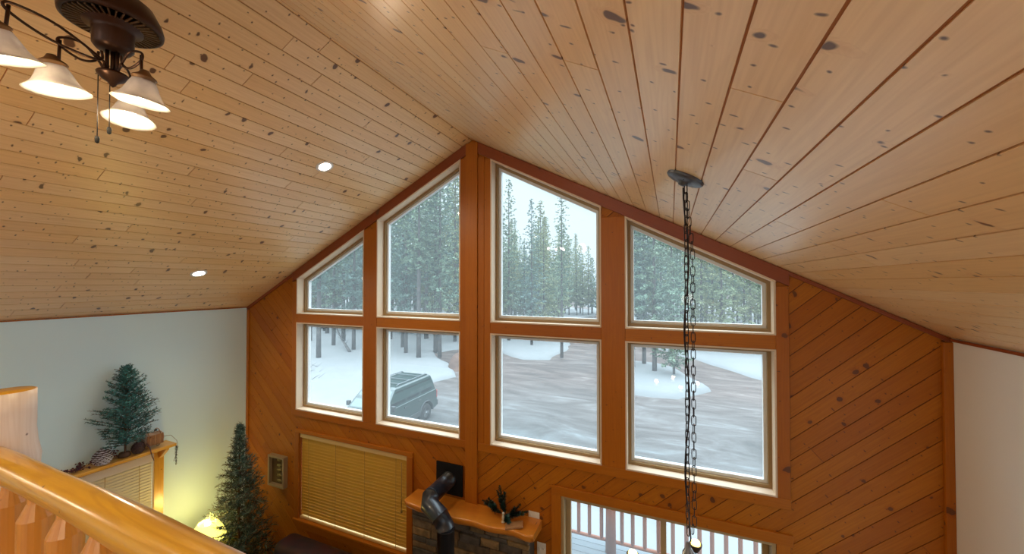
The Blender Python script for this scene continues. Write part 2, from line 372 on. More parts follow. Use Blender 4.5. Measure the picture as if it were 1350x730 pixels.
# ------------------------------------------------------------------ ceiling
nl=math.hypot(1,SL)
mb=MB()
for s,xe,seed in ((1,WR+.14,1),(-1,WL-.14,2)):
    def fn(a,b,h,s=s):     # a along y, b = horizontal distance from the ridge; h below the deck
        x=RX+s*b; return (x-s*h*SL/nl, a, RZ-SL*b-h/nl+.006/nl)
    W=abs(xe-RX)
    cell=[(WB-.1,0),(WY+.15,0),(WY+.15,W),(WB-.1,W)]
    def fn2(a,b,h,s=s): return fn(a,b,h)
    off=(2.098%.1145) if s==1 else (1.845%.1145)
    planks(mb,[cell],fn2,0,.1145,off,gap=.0058 if s==1 else .0066,t=.006,segs=(1.1,3.4),seed=seed,jg=.0024)
    # solid deck above the boards
    A=[fn(a,b,0) for a,b in cell]; B=[fn(a,b,-.16) for a,b in cell]
    mb.poly(A,None,(.5,.5),1); mb.poly(B[::-1],None,(.5,.5),1)
    for i in range(4): mb.poly([A[i],B[i],B[(i+1)%4],A[(i+1)%4]],None,(.5,.5),1)
struct(mb.build('ceiling',[M['ceil'],M['ceilback']]))

# ------------------------------------------------------------------ gable wall with its openings
WIN=[(-4.873,-3.648),(-3.436,-2.220),(-1.837,-.629),(-.404,.810)]
Z0,Z1,Z2=2.468,3.691,3.81; DROP=.13
BL=(-4.80,-2.955,.97,2.15); SD=(-1.04,.80,0,2.085)
xs=sorted({WL,RX,WR,BL[0],BL[1],SD[0],SD[1]}|{x for w in WIN for x in w})
cells=[]
for x0,x1 in zip(xs,xs[1:]):
    xm=(x0+x1)/2; iv=[]
    for w in WIN:
        if w[0]<xm<w[1]: iv+= [(Z0,Z1,0),(Z2,None,1)]
    for o in (BL,SD):
        if o[0]<xm<o[1]: iv.append((o[2],o[3],0))
    iv.sort(key=lambda q:q[0]); z=0
    for a,b,top in iv:
        if a>z+1e-6: cells.append([(x0,z),(x1,z),(x1,a),(x0,a)])
        if top: z=('s',); break
        z=b
    if z==('s',): cells.append([(x0,roof(x0)-DROP),(x1,roof(x1)-DROP),(x1,roof(x1)+.02),(x0,roof(x0)+.02)])
    else: cells.append([(x0,z),(x1,z),(x1,roof(x1)+.02),(x0,roof(x0)+.02)])
mb=MB(); F=lambda a,b,h:(a,WY-h+.006,b)
for c in cells:
    A=[(a,WY+.006,b) for a,b in c]; B=[(a,WY+.17,b) for a,b in c]
    mb.poly(A,None,(.5,.5),1); mb.poly(B[::-1],None,(.5,.5),1)
    for i in range(len(c)): mb.poly([A[i],B[i],B[(i+1)%len(c)],A[(i+1)%len(c)]],None,(.5,.5),1)
planks(mb,[c for c in cells if sum(p[0] for p in c)/len(c)<RX],F,-math.radians(42),.128,.03,seed=5,gap=.005)
planks(mb,[c for c in cells if sum(p[0] for p in c)/len(c)>RX],F,math.radians(42),.128,.05,seed=6,gap=.006)
struct(mb.build('wall_front',[M['wall'],M['wallback']]))

# side walls, back wall, floors
def wallbox(name,x0,x1,y0,y1,z0,z1,m):
    b=MB(); b.box(x0,x1,y0,y1,z0,z1); return struct(b.build(name,m))
LW=(1.16,2.66,1.15,2.15)       # window in the left wall: y0,y1,z0,z1
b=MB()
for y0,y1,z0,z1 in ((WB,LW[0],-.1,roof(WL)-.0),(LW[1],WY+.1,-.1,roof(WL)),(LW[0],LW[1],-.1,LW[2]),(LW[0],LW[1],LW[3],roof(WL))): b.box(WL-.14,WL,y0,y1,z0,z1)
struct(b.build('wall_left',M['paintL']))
RFILL=[(.8,2.8,.9,3.45),(-3.2,-.6,2.95,3.62)]      # right wall windows out of view, added to let in more daylight
b=MB()
for y0,y1,ww in ((WB,-3.2,None),(-3.2,-.6,RFILL[1]),(-.6,.8,None),(.8,2.8,RFILL[0]),(2.8,WY+.1,None)):
    for z0,z1 in (((-.1,roof(WR)),) if not ww else ((-.1,ww[2]),(ww[3],roof(WR)))): b.box(WR,WR+.14,y0,y1,z0,z1)
struct(b.build('wall_right',M['paintR']))
for k,(y0,y1,z0,z1) in enumerate(RFILL):
    e=struct(empty('window_%d'%(21+k),(WR,(y0+y1)/2,z0))); b=MB()
    for q in ((y0,y0+.05,z0,z1),(y1-.05,y1,z0,z1),(y0+.05,y1-.05,z0,z0+.05),(y0+.05,y1-.05,z1-.05,z1)): b.box(WR+.05,WR+.12,*q)
    b.build('window_frame',M['vinyl'],e)
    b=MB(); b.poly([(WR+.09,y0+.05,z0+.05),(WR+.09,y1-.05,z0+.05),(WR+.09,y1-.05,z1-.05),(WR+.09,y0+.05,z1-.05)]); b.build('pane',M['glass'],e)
# unseen back gable; glazing above the loft floor is added for daylight
BX=[(-5.0,-3.7),(-3.5,-2.17),(-1.97,-.64),(-.44,.86)]; BZ=LOFT+.25; BD=.32
b=MB(); D_=lambda a,c,d:(a,d,c); bxs=sorted({WL-.1,WR+.1,RX}|{x for w in BX for x in w})
b.prism([(WL-.1,-.1),(WR+.1,-.1),(WR+.1,BZ),(WL-.1,BZ)],D_,WB-.14,WB)
for x0,x1 in zip(bxs,bxs[1:]):
    xm=(x0+x1)/2; op=any(w[0]<xm<w[1] for w in BX)
    z0,z1=(roof(x0)-BD,roof(x1)-BD) if op else (BZ,BZ)
    b.prism([(x0,z0),(x1,z1),(x1,roof(x1)),(x0,roof(x0))],D_,WB-.14,WB)
struct(b.build('wall_back',M['paintR']))
for k,(x0,x1) in enumerate(BX):
    e=struct(empty('window_%d'%(11+k),((x0+x1)/2,WB,BZ))); c=[(x0,BZ),(x1,BZ),(x1,roof(x1)-BD),(x0,roof(x0)-BD)]
    b=MB(); P=[(a,0,z) for a,z in c]; b.tube([(a,WB-.07,z) for a,_,z in P],.03,6,closed=True,smooth=False); b.build('window_frame',M['vinyl'],e)
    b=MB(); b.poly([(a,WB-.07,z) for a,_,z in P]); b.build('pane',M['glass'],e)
b=MB(); planks(b,[[(WL,WB),(WR,WB),(WR,WY),(WL,WY)]],lambda a,c,h:(a,c,h-.006),0,.09,0,seed=9,gap=.002); b.box(WL-.1,WR+.1,WB-.1,WY+.1,-.2,-.006,m=1)
struct(b.build('floor',[M['floorw'],M['wallback']]))
b=MB(); planks(b,[[(WL,WB),(WR,WB),(WR,.68),(WL,.68)]],lambda a,c,h:(a,c,LOFT+h-.006),0,.09,0,seed=10,gap=.002); b.box(WL,WR,WB,.68,LOFT-.28,LOFT-.006,m=1)
struct(b.build('floor_loft',[M['floorw'],M['wallback']]))

# ------------------------------------------------------------------ trim of the gable wall
TN=[0]
def trim(boards,m=None,bevel=.004):
    TN[0]+=1; b=MB()
    for q in boards: q(b)
    return struct(b.build('trim_%d'%TN[0],m or M['trim'],bevel=bevel))
T=.022
def vb(x0,x1,z0,z1,t=T): return lambda b:b.box(x0,x1,WY-t,WY-.001,z0,z1,axis=2)
def hb(x0,x1,z0,z1,t=T): return lambda b:b.box(x0,x1,WY-t,WY-.001,z0,z1,axis=0)
def sloped(x0,x1,d0,d1,t=T):
    def f(b):
        o=[(x0,roof(x0)-d0),(x1,roof(x1)-d0),(x1,roof(x1)-d1),(x0,roof(x0)-d1)]
        i=len(b.v); b.v+=[(a,WY-t,c) for a,c in o]+[(a,WY-.001,c) for a,c in o]; r=(random.random(),random.random())
        L=x1-x0; uv=[(0,x0),(0,x1),(d1-d0,x1),(d1-d0,x0)]
        b.face([i,i+1,i+2,i+3],uv,r); b.face([i+7,i+6,i+5,i+4],uv,r)
        for k in range(4): l=(k+1)%4; b.face([i+k,i+4+k,i+4+l,i+l],[(0,0),(t,0),(t,L),(0,L)],r)
    return f
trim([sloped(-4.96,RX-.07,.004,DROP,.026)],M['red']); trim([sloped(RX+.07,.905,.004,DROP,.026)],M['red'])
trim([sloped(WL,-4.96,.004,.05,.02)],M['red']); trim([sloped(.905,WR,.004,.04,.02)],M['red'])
trim([vb(-2.145,-1.995,0,roof(-2.14)-.01,.034)],M['trim'])                       # centre post down to the floor
trim([vb(-2.22,-2.147,Z0,roof(-2.22)-DROP-.0)]); trim([vb(-1.993,-1.915,Z0,roof(-1.9)-DROP),vb(-1.913,-1.837,Z0,roof(-1.837)-DROP)])
trim([vb(-3.648,-3.436,Z0,roof(-3.648)-DROP)]); trim([vb(-.629,-.404,Z0,roof(-.404)-DROP)])
trim([vb(-4.955,-4.873,Z0,roof(-4.955)-DROP)]); trim([vb(.81,.902,Z0,roof(.902)-DROP)])
for w in WIN: trim([hb(w[0],w[1],Z1,Z2,.018)])
trim([hb(-4.955,-2.147,Z0-.088,Z0)]); trim([hb(-1.993,.905,Z0-.088,Z0)])
trim([vb(WL+.0,WL+.05,0,roof(WL)-.05,.018)]); trim([vb(WR-.055,WR,0,roof(WR)-.03,.03)])
trim([hb(SD[0]-.10,SD[1]+.115,SD[3],SD[3]+.092,.026),vb(SD[0]-.10,SD[0],0,SD[3]),vb(SD[1],SD[1]+.1,0,SD[3])])
trim([hb(BL[0]-.075,BL[1]+.085,BL[3],BL[3]+.05,.026),vb(BL[0]-.075,BL[0],BL[2],BL[3],.03),vb(BL[1],BL[1]+.085,BL[2],BL[3],.03),hb(BL[0]-.09,BL[1]+.10,BL[2]-.03,BL[2],.05),hb(BL[0]-.075,BL[1]+.085,BL[2]-.13,BL[2]-.03)])
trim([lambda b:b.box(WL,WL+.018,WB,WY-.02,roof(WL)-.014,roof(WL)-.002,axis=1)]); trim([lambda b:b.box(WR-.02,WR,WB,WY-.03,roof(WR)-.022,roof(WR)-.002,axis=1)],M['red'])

# ------------------------------------------------------------------ windows
def window(n,x0,x1,top):
    e=struct(empty('window_%d'%n,((x0+x1)/2,WY,Z0 if not top else Z2)))
    if top: c=[(x0,Z2),(x1,Z2),(x1,roof(x1)-DROP),(x0,roof(x0)-DROP)]
    else: c=[(x0,Z0),(x1,Z0),(x1,Z1),(x0,Z1)]
    def inset(c,d):      # the four corners moved in along both edges
        k=(c[2][1]-c[3][1])/(c[2][0]-c[3][0]); dd=d*math.hypot(1,k)
        xa,xb=c[0][0]+d,c[1][0]-d
        return [(xa,c[0][1]+d),(xb,c[1][1]+d),(xb,c[3][1]+k*(xb-c[3][0])-dd),(xa,c[3][1]+k*(xa-c[3][0])-dd)]
    def ring(name,o,i,y0,y1,m,bev=.002):
        b=MB()
        for k in range(4):
            l=(k+1)%4; r=(random.random(),random.random())
            P=[o[k],o[l],i[l],i[k]]; s=len(b.v)
            b.v+=[(a,y0,z) for a,z in P]+[(a,y1,z) for a,z in P]; L=math.dist(o[k],o[l])
            b.face([s,s+1,s+2,s+3],[(0,0),(0,L),(.05,L),(.05,0)],r); b.face([s+7,s+6,s+5,s+4],None,r)
            for q in range(4): w=(q+1)%4; b.face([s+q,s+4+q,s+4+w,s+w],[(0,0),(y1-y0,0),(y1-y0,L),(0,L)],r)
        return b.build(name,m,e)
    i1=inset(c,.014); i2=inset(c,.042); i3=inset(c,.07)
    ring('jamb',c,i1,WY-.024,WY+.165,M['jamb']); ring('window_stop',i1,i2,WY+.085,WY+.14,M['stop']); ring('window_frame',i2,i3,WY+.115,WY+.16,M['vinyl'])
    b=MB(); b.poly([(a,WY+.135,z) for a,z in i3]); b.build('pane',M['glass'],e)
for i,w in enumerate(WIN): window(i+1,*w,True); window(i+5,*w,False)
# sliding glass door
e=struct(empty('door_1',(-.12,WY,0)))
def frame(e,name,x0,x1,z0,z1,y0,y1,w,m):
    b=MB(); b.box(x0,x0+w,y0,y1,z0,z1,axis=2); b.box(x1-w,x1,y0,y1,z0,z1,axis=2); b.box(x0+w,x1-w,y0,y1,z1-w,z1,axis=0); b.box(x0+w,x1-w,y0,y1,z0,z0+w,axis=0)
    return b.build(name,m,e,bevel=.003)
M['tan']=mat('tan_door_frame',(.42,.30,.15),.45)
frame(e,'door_frame',SD[0],SD[1],.0,SD[3],WY-.01,WY+.16,.03,M['tan'])
for q,(xa,xb,y) in enumerate(((SD[0]+.03,-.05,WY+.07),(-.10,SD[1]-.03,WY+.11))):
    f=frame(e,'sash',xa,xb,.03,SD[3]-.03,y,y+.035,.05,M['tan'])
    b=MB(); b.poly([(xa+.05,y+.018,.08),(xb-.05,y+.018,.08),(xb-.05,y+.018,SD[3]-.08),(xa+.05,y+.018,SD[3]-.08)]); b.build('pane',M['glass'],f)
# window behind the wooden blind, and its blind
e=struct(empty('window_9',(-3.88,WY,BL[2])))
frame(e,'window_frame',BL[0],BL[1],BL[2],BL[3],WY+.06,WY+.15,.05,M['vinyl'])
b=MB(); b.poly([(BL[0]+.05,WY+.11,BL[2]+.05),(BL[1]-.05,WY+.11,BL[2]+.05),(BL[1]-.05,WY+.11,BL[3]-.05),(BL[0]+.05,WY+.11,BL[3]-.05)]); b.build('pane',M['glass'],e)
frame(e,'jamb',BL[0]-.001,BL[1]+.001,BL[2]-.001,BL[3]+.001,WY,WY+.06,.008,M['trim'])
def blind(label,L,Wd,z0,z1,place,nslat,tilt,ms,mr,mc,group=None,cords=4,valance=.05,slatw=.05):
    """place: matrix from (along, out, up) to the world"""
    e=empty('window_blind'); e.matrix_basis=place
    tag(e,label,'blind')
    def put(b,name,m): return b.build(name,m,e,inv=False)
    b=MB(); b.box(0,L,-.03,.028,z1-valance,z1); o=put(b,'head_rail',mr)
    b=MB(); h=(z1-valance-z0-.03)/nslat
    for i in range(nslat):
        z=z0+.035+h*(i+.5)
        M_=Matrix.Translation((0,0,z))@Matrix.Rotation(tilt,4,'X')
        b.box(.004,L-.004,-slatw/2,slatw/2,-.0014,.0014,M=M_)
    put(b,'slats',ms)
    b=MB(); b.box(.002,L-.002,-.024,.024,z0,z0+.02); put(b,'bottom_rail',mr)
    for k in range(cords):
        x=L*(.09+.82*k/(cords-1)); b=MB()
        for s in (-1,1): b.box(x-.0025,x+.0025,s*.027-.001,s*.027+.001,z0+.02,z1-valance)
        put(b,'ladder_cord',mc)
    return e
e=blind('closed golden wooden slat blind over the low window beside the corner fir tree',BL[1]-BL[0]-.02,.05,BL[2]+.01,BL[3]-.008,Matrix.Translation((BL[0]+.01,WY+.018,0)),26,math.radians(-77),M['blind'],M['blindrail'],M['cord'])
b=MB(); b.tube([(1.76,-.045,2.06),(1.765,-.05,1.5)],.005,6); b.lathe([(.001,0),(.013,.005),(.01,.04),(.001,.045)],c=(1.765,-.05,1.46),n=10); b.build('tilt_cord',M['cord'],e,inv=False)

# left-wall window: casing, shelf and blind
e=struct(empty('window_10',(WL,(LW[0]+LW[1])/2,LW[2])))
b=MB(); y0,y1,z0,z1=LW
for q in ((y0,y0+.05,z0,z1),(y1-.05,y1,z0,z1),(y0+.05,y1-.05,z0,z0+.05),(y0+.05,y1-.05,z1-.05,z1)): b.box(WL-.12,WL-.06,*q)
b.build('window_frame',M['vinyl'],e)
b=MB(); b.poly([(WL-.09,y0+.05,z0+.05),(WL-.09,y1-.05,z0+.05),(WL-.09,y1-.05,z1-.05),(WL-.09,y0+.05,z1-.05)]); b.build('pane',M['glass'],e)
b=MB()
b.box(WL,WL+.045,y1,y1+.10,z0-.1,z1+.06); b.box(WL,WL+.045,y0-.10,y0,z0-.1,z1+.06); b.box(WL,WL+.045,y0,y1,z0-.10,z0)
b.box(WL,WL+.045,y0,y1,z1+.0,z1+.06); b.build('window_casing',M['casingL'],e,bevel=.004)
Rz=Matrix(((0,1,0,WL+.03),(1,0,0,y0+.01),(0,0,1,0),(0,0,0,1)))
Rz=Matrix.Translation((WL+.012,y0+.01,0))@Matrix.Rotation(PI/2,4,'Z')@Matrix.Diagonal((1,-1,1,1))
Rz=Matrix.Translation((WL+.03,y1-.012,0))@Matrix.Rotation(-PI/2,4,'Z')@Matrix.Rotation(PI,4,'Z')@Matrix.Translation((-(y1-y0-.024),0,0))
blind('closed cream slat blind in the window under the pine cone shelf',y1-y0-.024,.05,z0+.01,z1-.005,Rz,24,math.radians(-77),M['blindL'],M['blindLv'],M['cord'],cords=5,valance=.09)
# shelf over that window
SZ=2.245; e=empty('wall_shelf',(WL,1.9,SZ)); tag(e,'golden pine shelf over the left wall window holding tree, cones and drum','shelf')
b=MB(); b.box(WL,WL+.235,.95,2.80,SZ-.035,SZ,axis=1); b.build('shelf_board',M['casingL'],e,bevel=.006)
for yy in (1.1,2.72): 
    b=MB(); b.prism([(0,0),(.16,0),(.15,-.03),(.05,-.12),(0,-.15)],lambda a,c,d:(WL+.046+a,d,SZ-.035+c),yy-.02,yy+.02); b.build('bracket',M['casingL'],e,bevel=.003)

# ------------------------------------------------------------------ recessed lights
def can(x,y,label):
    n=Vector((-SL if x<RX else SL,0,-1)).normalized()*1.0
    n=Vector((SL*(1 if x<RX else -1),0,-1)).normalized()
    z=roof(x); e=empty('recessed_light',(x,y,z)); tag(e,label,'ceiling light','recessed can lights')
    Q=n.to_track_quat('Z','Y').to_matrix().to_4x4(); MM=Matrix.Translation((x,y,z))@Q
    b=MB(); b.lathe([(.052,-.004),(.052,.004),(.062,.010),(.076,.009),(.080,.004),(.080,-.004)],M=MM,n=28); b.build('trim_ring',M['canring'],e)
    b=MB(); b.lathe([(.0001,.005),(.052,.005)],M=MM,n=28); b.build('lens',M['canlens'],e)
    l=bpy.data.lights.new('can_light','SPOT'); l.energy=CANP; l.color=(1,.82,.56); l.spot_size=2.6; l.spot_blend=.8; l.shadow_soft_size=.05
    o=bpy.data.objects.new('can_light',l); C.objects.link(o); o.matrix_basis=Matrix.Translation(Vector((x,y,z))+n*.03)@(-n).to_track_quat('Z','Y').to_matrix().to_4x4(); o.parent=e; o.matrix_parent_inverse=Matrix.Translation(-e.location)
CANP=28
can(-3.06,2.658,'bright recessed can light nearer the ridge, above the second window')
can(-5.027,2.652,'bright recessed can light low on the slope near the left wall')
for x in (-5.02,-3.06,.2):  # cans out of view behind the camera, added as fill
    for y in (-.9,-2.9):
        can(x,y,'added fill can light over the loft, out of view')

GP=13  # strength of the unseen loft globes, added to brighten ceiling and gable
for (x,y,lab) in ((-2.07,-1.7,'added white fill globe under the ridge over the loft, out of view'),(.35,-1.5,'added white fill globe over the loft beside the right wall, out of view')):
    e=empty('added_globe',(x,y,roof(x))); tag(e,lab,'fill light'); zz_=roof(x)-.75
    b=MB(); b.tube([(x,y,roof(x)-.01),(x,y,zz_+.12)],.008,8); b.build('stem',M['bronze'],e)
    b=MB(); b.lathe([(.001,0),(.06,0),(.05,-.04),(.01,-.05)],c=(x,y,roof(x)-.02)); b.build('canopy',M['bronze'],e)
    b=MB(); b.ball((x,y,zz_),.13,n=24); b.build('fill_globe',mat('added_globe_glow',(1,1,1),.4,emit=(1,.95,.88),es=GP/2.1),e)
# ------------------------------------------------------------------ ceiling fan light
FX,FY=-2.058,.777
fan=empty('ceiling_fan',(FX,FY,RZ)); tag(fan,'bronze ceiling fan motor with scrolled arms and white bell glass shades under the ridge','ceiling fan')
def Lz(z): return Matrix.Translation((FX,FY,z))
b=MB(); b.tube([(FX,FY,RZ-.02),(FX,FY,5.42)],.012,10); b.build('downrod',M['bronze'],fan)
b=MB(); b.lathe([(.001,0),(.055,0),(.06,-.03),(.03,-.09),(.012,-.1)],M=Lz(RZ-.02)); b.build('canopy',M['bronze'],fan)
b=MB(); b.lathe([(.001,.15),(.03,.15),(.07,.13),(.12,.09),(.145,.04),(.152,.012),(.150,.0),(.140,-.004),(.134,.0)],M=Lz(5.28),n=48); mo=b.build('motor_housing',M['bronze'],fan)
b=MB(); b.lathe([(.136,-.002),(.085,-.002)],M=Lz(5.281),n=72,flute=None)
for k in range(40):
    t=2*PI*k/40; b.beam((FX+.086*math.cos(t),FY+.086*math.sin(t),5.277),(FX+.136*math.cos(t),FY+.136*math.sin(t),5.277),.0045,.008)
b.build('vent_ribs',M['bronze2'],mo)
b=MB(); b.lathe([(.088,0),(.088,-.008),(.066,-.012),(.062,-.03),(.061,-.085),(.050,-.100),(.020,-.106),(.001,-.106)],M=Lz(5.278),n=40); b.build('switch_housing',M['bronze'],fan)
b=MB()
for k in range(3): t=k*2.09+.4; b.tube([(FX+.017*math.cos(t),FY+.017*math.sin(t),5.175),(FX+.017*math.cos(t),FY+.017*math.sin(t),5.085)],.0065,8)
b.tube([(FX,FY,5.18),(FX,FY,5.08)],.008,8); b.build('stem',M['bronze'],fan)
b=MB(); b.lathe([(.001,.004),(.045,.004),(.048,0),(.046,-.007),(.032,-.022),(.014,-.034),(.008,-.046),(.001,-.052)],M=Lz(5.083),n=32); b.build('fitter_plate',M['bronze'],fan)
def bell(angle,rad,z,tiltdeg=8,label=None):
    t=math.radians(angle); d=Vector((math.cos(t),math.sin(t),0)); c=Vector((FX,FY,z))+d*rad
    top=c+Vector((0,0,.105))-d*.012
    s=Vector((FX,FY,5.16))
    b=MB(); side=Vector((-d[1],d[0],0))
    P=[Vector((FX,FY,5.155))+d*.04, Vector((FX,FY,5.115))+d*.05, Vector((FX,FY,5.10))+d*(rad*.62), Vector((FX,FY,5.125))+d*(rad*.98), Vector((FX,FY,5.155))+d*(rad*.98), Vector((FX,FY,5.165))+d*(rad*.6), Vector((FX,FY,5.125))+d*.045,Vector((FX,FY,5.10))+d*.03,Vector((FX,FY,5.078))+d*.026]
    def cr(P,n=7):
        o=[]; Q=[P[0]]+P+[P[-1]]
        for i in range(1,len(Q)-2):
            for k in range(n):
                u=k/n; a,b_,c_,d_=Q[i-1],Q[i],Q[i+1],Q[i+2]
                o.append(.5*((2*b_)+(c_-a)*u+(2*a-5*b_+4*c_-d_)*u*u+(3*b_-a-3*c_+d_)*u**3))
        return o+[P[-1]]
    b.tube(cr(P),.0045,8); b.tube([P[3]+Vector((0,0,.02)),Vector((c[0],c[1],z+.10))],.005,8)
    arm=b.build('arm',M['bronze'],fan)
    MM=Matrix.Translation((c[0],c[1],z))@Matrix.Rotation(math.radians(tiltdeg),4,side)
    b=MB(); b.lathe([(.001,.128),(.012,.126),(.020,.112),(.036,.100),(.039,.094),(.034,.090),(.036,.086),(.033,.082)],M=MM,n=28); b.build('socket_cup',M['bronze2'],arm)
    prof=[(.030,.092),(.034,.088),(.044,.066),(.052,.045),(.060,.028),(.072,.012),(.087,.0),(.0865,-.002),(.071,.009),(.058,.025),(.050,.042),(.042,.063),(.032,.085),(.028,.089)]
    b=MB(); b.lathe(prof,M=MM,n=40,flute=lambda t,i:1+.012*math.sin(6*t)*(1 if 4<i<9 else .3)); g=b.build('glass_shade',M['alabaster'],arm)
    b=MB(); b.lathe([(.001,.0),(.014,.006),(.02,.02),(.018,.036),(.011,.05),(.010,.07)],M=MM@Matrix.Translation((0,0,.012)),n=16); b.build('light_bulb',M['bulb'],arm)
    l=bpy.data.lights.new('fan_light','POINT'); l.energy=FANP; l.color=(1,.76,.44); l.shadow_soft_size=.03
    o=bpy.data.objects.new('fan_light',l); C.objects.link(o); o.location=MM@Vector((0,0,-.05)); o.parent=arm; o.matrix_parent_inverse=Matrix.Translation(-Vector(fan.location))
FANP=2.4
for a,r_,z in ((-97,.142,4.955),(12,.144,4.958),(139,.149,4.956)): bell(a,r_,z)
bell(-72,.305,4.962,16)
def pull(dx,dy,z1,z2,m=M['iron']):
    b=MB(); b.tube([(FX+dx,FY+dy,z1),(FX+dx,FY+dy,z2)],.0017,6); o=b.build('pull_chain',m,fan)
    b=MB(); b.lathe([(.001,.016),(.006,.014),(.0075,.004),(.006,-.010),(.001,-.014)],c=(FX+dx,FY+dy,z2),n=12); b.build('chain_knob',M['flatblack'],o)
pull(-.034,-.030,5.10,4.815); pull(-.006,-.006,5.04,4.855)

# ------------------------------------------------------------------ chandelier
CX,CY=.073,2.082; cz=roof(CX)
ch=empty('chandelier',(CX,CY,cz)); tag(ch,'dark iron chandelier hanging on a long double chain from the right slope','chandelier')
n=Vector((-SL,0,-1)).normalized(); Q=n.to_track_quat('Z','Y').to_matrix().to_4x4()
b=MB(); b.lathe([(.092,-.004),(.092,.010),(.084,.018),(.060,.024),(.022,.030),(.018,.042),(.001,.044)],M=Matrix.Translation((CX,CY,cz))@Q,n=36); cp=b.build('canopy',mat('slate_iron_canopy',(.10,.105,.12),.35,metal=.5),ch)
for s in (-1,1): b=MB(); b.ball(Vector((CX,CY,cz))+n*.020+Q.to_3x3()@Vector((s*.055,0,0)),.006,n=8); b.build('canopy_screw',M['flatblack'],cp)
def chain(x0,y0,z0,z1,name,lk=.048,w=.0095,r=.0026,sway=0,ph=0):
    b=MB(); k=0; z=z0
    while z-lk*.8>z1:
        a=PI/4+(PI/2 if k%2 else 0)+ph+.25*math.sin(k*1.7)
        u=Vector((math.cos(a),math.sin(a),0)); t_=(z0-z)/(z0-z1); c=Vector((x0+sway*min(1,t_/.16,max(0,1-t_)/.06),y0,z-lk/2)); P=[]
        for i in range(14):
            t=2*PI*i/14; yy=math.sin(t); P.append(c+u*(w*math.cos(t))+Vector((0,0,(lk/2-w)*(1 if yy>1e-6 else -1 if yy<-1e-6 else 0)+w*yy)))
        b.tube(P,r,6,closed=True); z-=lk*.82; k+=1
    return b.build(name,M['chain'],ch)
chain(CX,CY,cz-.035,2.985,'chain'); chain(CX+.003,CY+.004,cz-.075,2.985,'slack_chain',lk=.05,w=.010,r=.0021,ph=.5,sway=.026)
b=MB(); P=[(CX+.012*math.sin(z*9),CY+.010*math.cos(z*7),z) for z in [2.98+(cz-.05-2.98)*i/60 for i in range(61)]]; b.tube(P,.0035,6); b.build('supply_cord',M['chain'],ch)
HZ=2.79
b=MB(); b.lathe([(.001,.18),(.010,.178),(.014,.15),(.026,.13),(.03,.10),(.022,.07),(.03,.02),(.055,-.02),(.06,-.06),(.03,-.12),(.012,-.16),(.001,-.17)],M=Matrix.Translation((CX,CY,HZ)),n=24); b.build('hub',mat('blue_grey_iron',(.12,.13,.16),.35,metal=.4),ch)
def candle(ang,R,z,er=.02):
    t=math.radians(ang); d=Vector((math.cos(t),math.sin(t),0)); c0=Vector((CX,CY,0))
    b=MB(); P=[]
    for i in range(17):
        u=i/16; P.append(c0+d*(.02+(R-.02)*u)+Vector((0,0,HZ+.02-.10*math.sin(PI*u*.9)*(1 if R>.15 else .3)+(z-.05-HZ)*u)))
    b.tube(P,.007,8); arm=b.build('arm',M['iron'],ch)
    p=c0+d*R+Vector((0,0,z))
    b=MB(); b.lathe([(.001,-.055),(.012,-.05),(.020,-.035),(.032,-.012),(.033,-.004),(.028,-.004),(.026,-.015)],M=Matrix.Translation(p),n=22); cup=b.build('cup',M['iron'],arm)
    b=MB(); b.lathe([(.022,-.015),(.024,.0),(.021,.009),(.012,.015),(.001,.016)],M=Matrix.Translation(p),n=18); b.build('lit_bulb',M['bulbY'],arm)
    l=bpy.data.lights.new('candle_light','POINT'); l.energy=.8; l.color=(1,.75,.42); l.shadow_soft_size=.03
    o=bpy.data.objects.new('candle_light',l); C.objects.link(o); o.location=p+Vector((0,0,.05)); o.parent=arm; o.matrix_parent_inverse=Matrix.Translation(-Vector(ch.location))
for k in range(4): candle(80+90*k,.27,2.812)
b=MB(); b.tube([(CX+.075*math.cos(t),CY+.075*math.sin(t),2.80) for t in [2*PI*i/28 for i in range(28)]],.006,8,closed=True); b.build('iron_ring',M['iron'],ch)

# ------------------------------------------------------------------ log railing on the loft edge
RY,RH,RR=.58,3.562,.0525
rl=empty('log_railing',(-.6,RY,LOFT)); tag(rl,'varnished golden log railing along the edge of the loft','railing')
rnd=random.Random(3); P=[];R_=[]
for i in range(60):
    x=-2.44+i*(WR-.03+2.44)/59
    bump=.005*math.exp(-((x+1.5)/.35)**2)
    P.append((x,RY+.006*math.sin(x*2.1),RH+.006*math.sin(x*2.9+1)+bump*.5)); R_.append(RR*(1+.05*math.sin(x*5+1))+bump-.004)
b=MB(); b.tube(P,R_,36,wob=.05,seed=3); b.build('top_rail',M['log'],rl)
b=MB(); b.tube([(x,y,LOFT+.14) for x,y,z in P],.05,20,wob=.05,seed=8); b.build('bottom_rail',M['log'],rl)
def balm(x,seed):
    b=MB(); zt=RH-RR*.75; rb=.044
    b.tube([(x,RY,LOFT+.16),(x,RY,zt-.30),(x,RY,zt-.07),(x,RY,zt-.062),(x,RY,zt-.018),(x,RY,zt+.02)],[rb,rb,rb*.98,rb*.9,.021,.017],18,wob=.04,seed=seed,smooth=False)
    return b.build('baluster',M['baluster'],rl)
x=-2.215; k=0
while x<WR-.1: balm(x,k); k+=1; x+=.215 if k!=1 else .215
b=MB(); zz=[LOFT+.0,2.9,3.2,3.45,3.52,3.58,3.64,3.72,3.80]; rr=[.090,.088,.086,.088,.094,.084,.079,.078,.076]
b.tube([(-2.54,.655,z) for z in zz],rr,28,wob=.06,seed=5); 
po=b.build('newel_post',M['post']); tag(po,'pale peeled log newel post with a flat sawn top at the railing end','post')
b=MB(); b.lathe([(.001,3.802),(.072,3.802),(.076,3.796)],c=(-2.54,.655,0),n=28); b.build('sawn_top',M['log'],po)

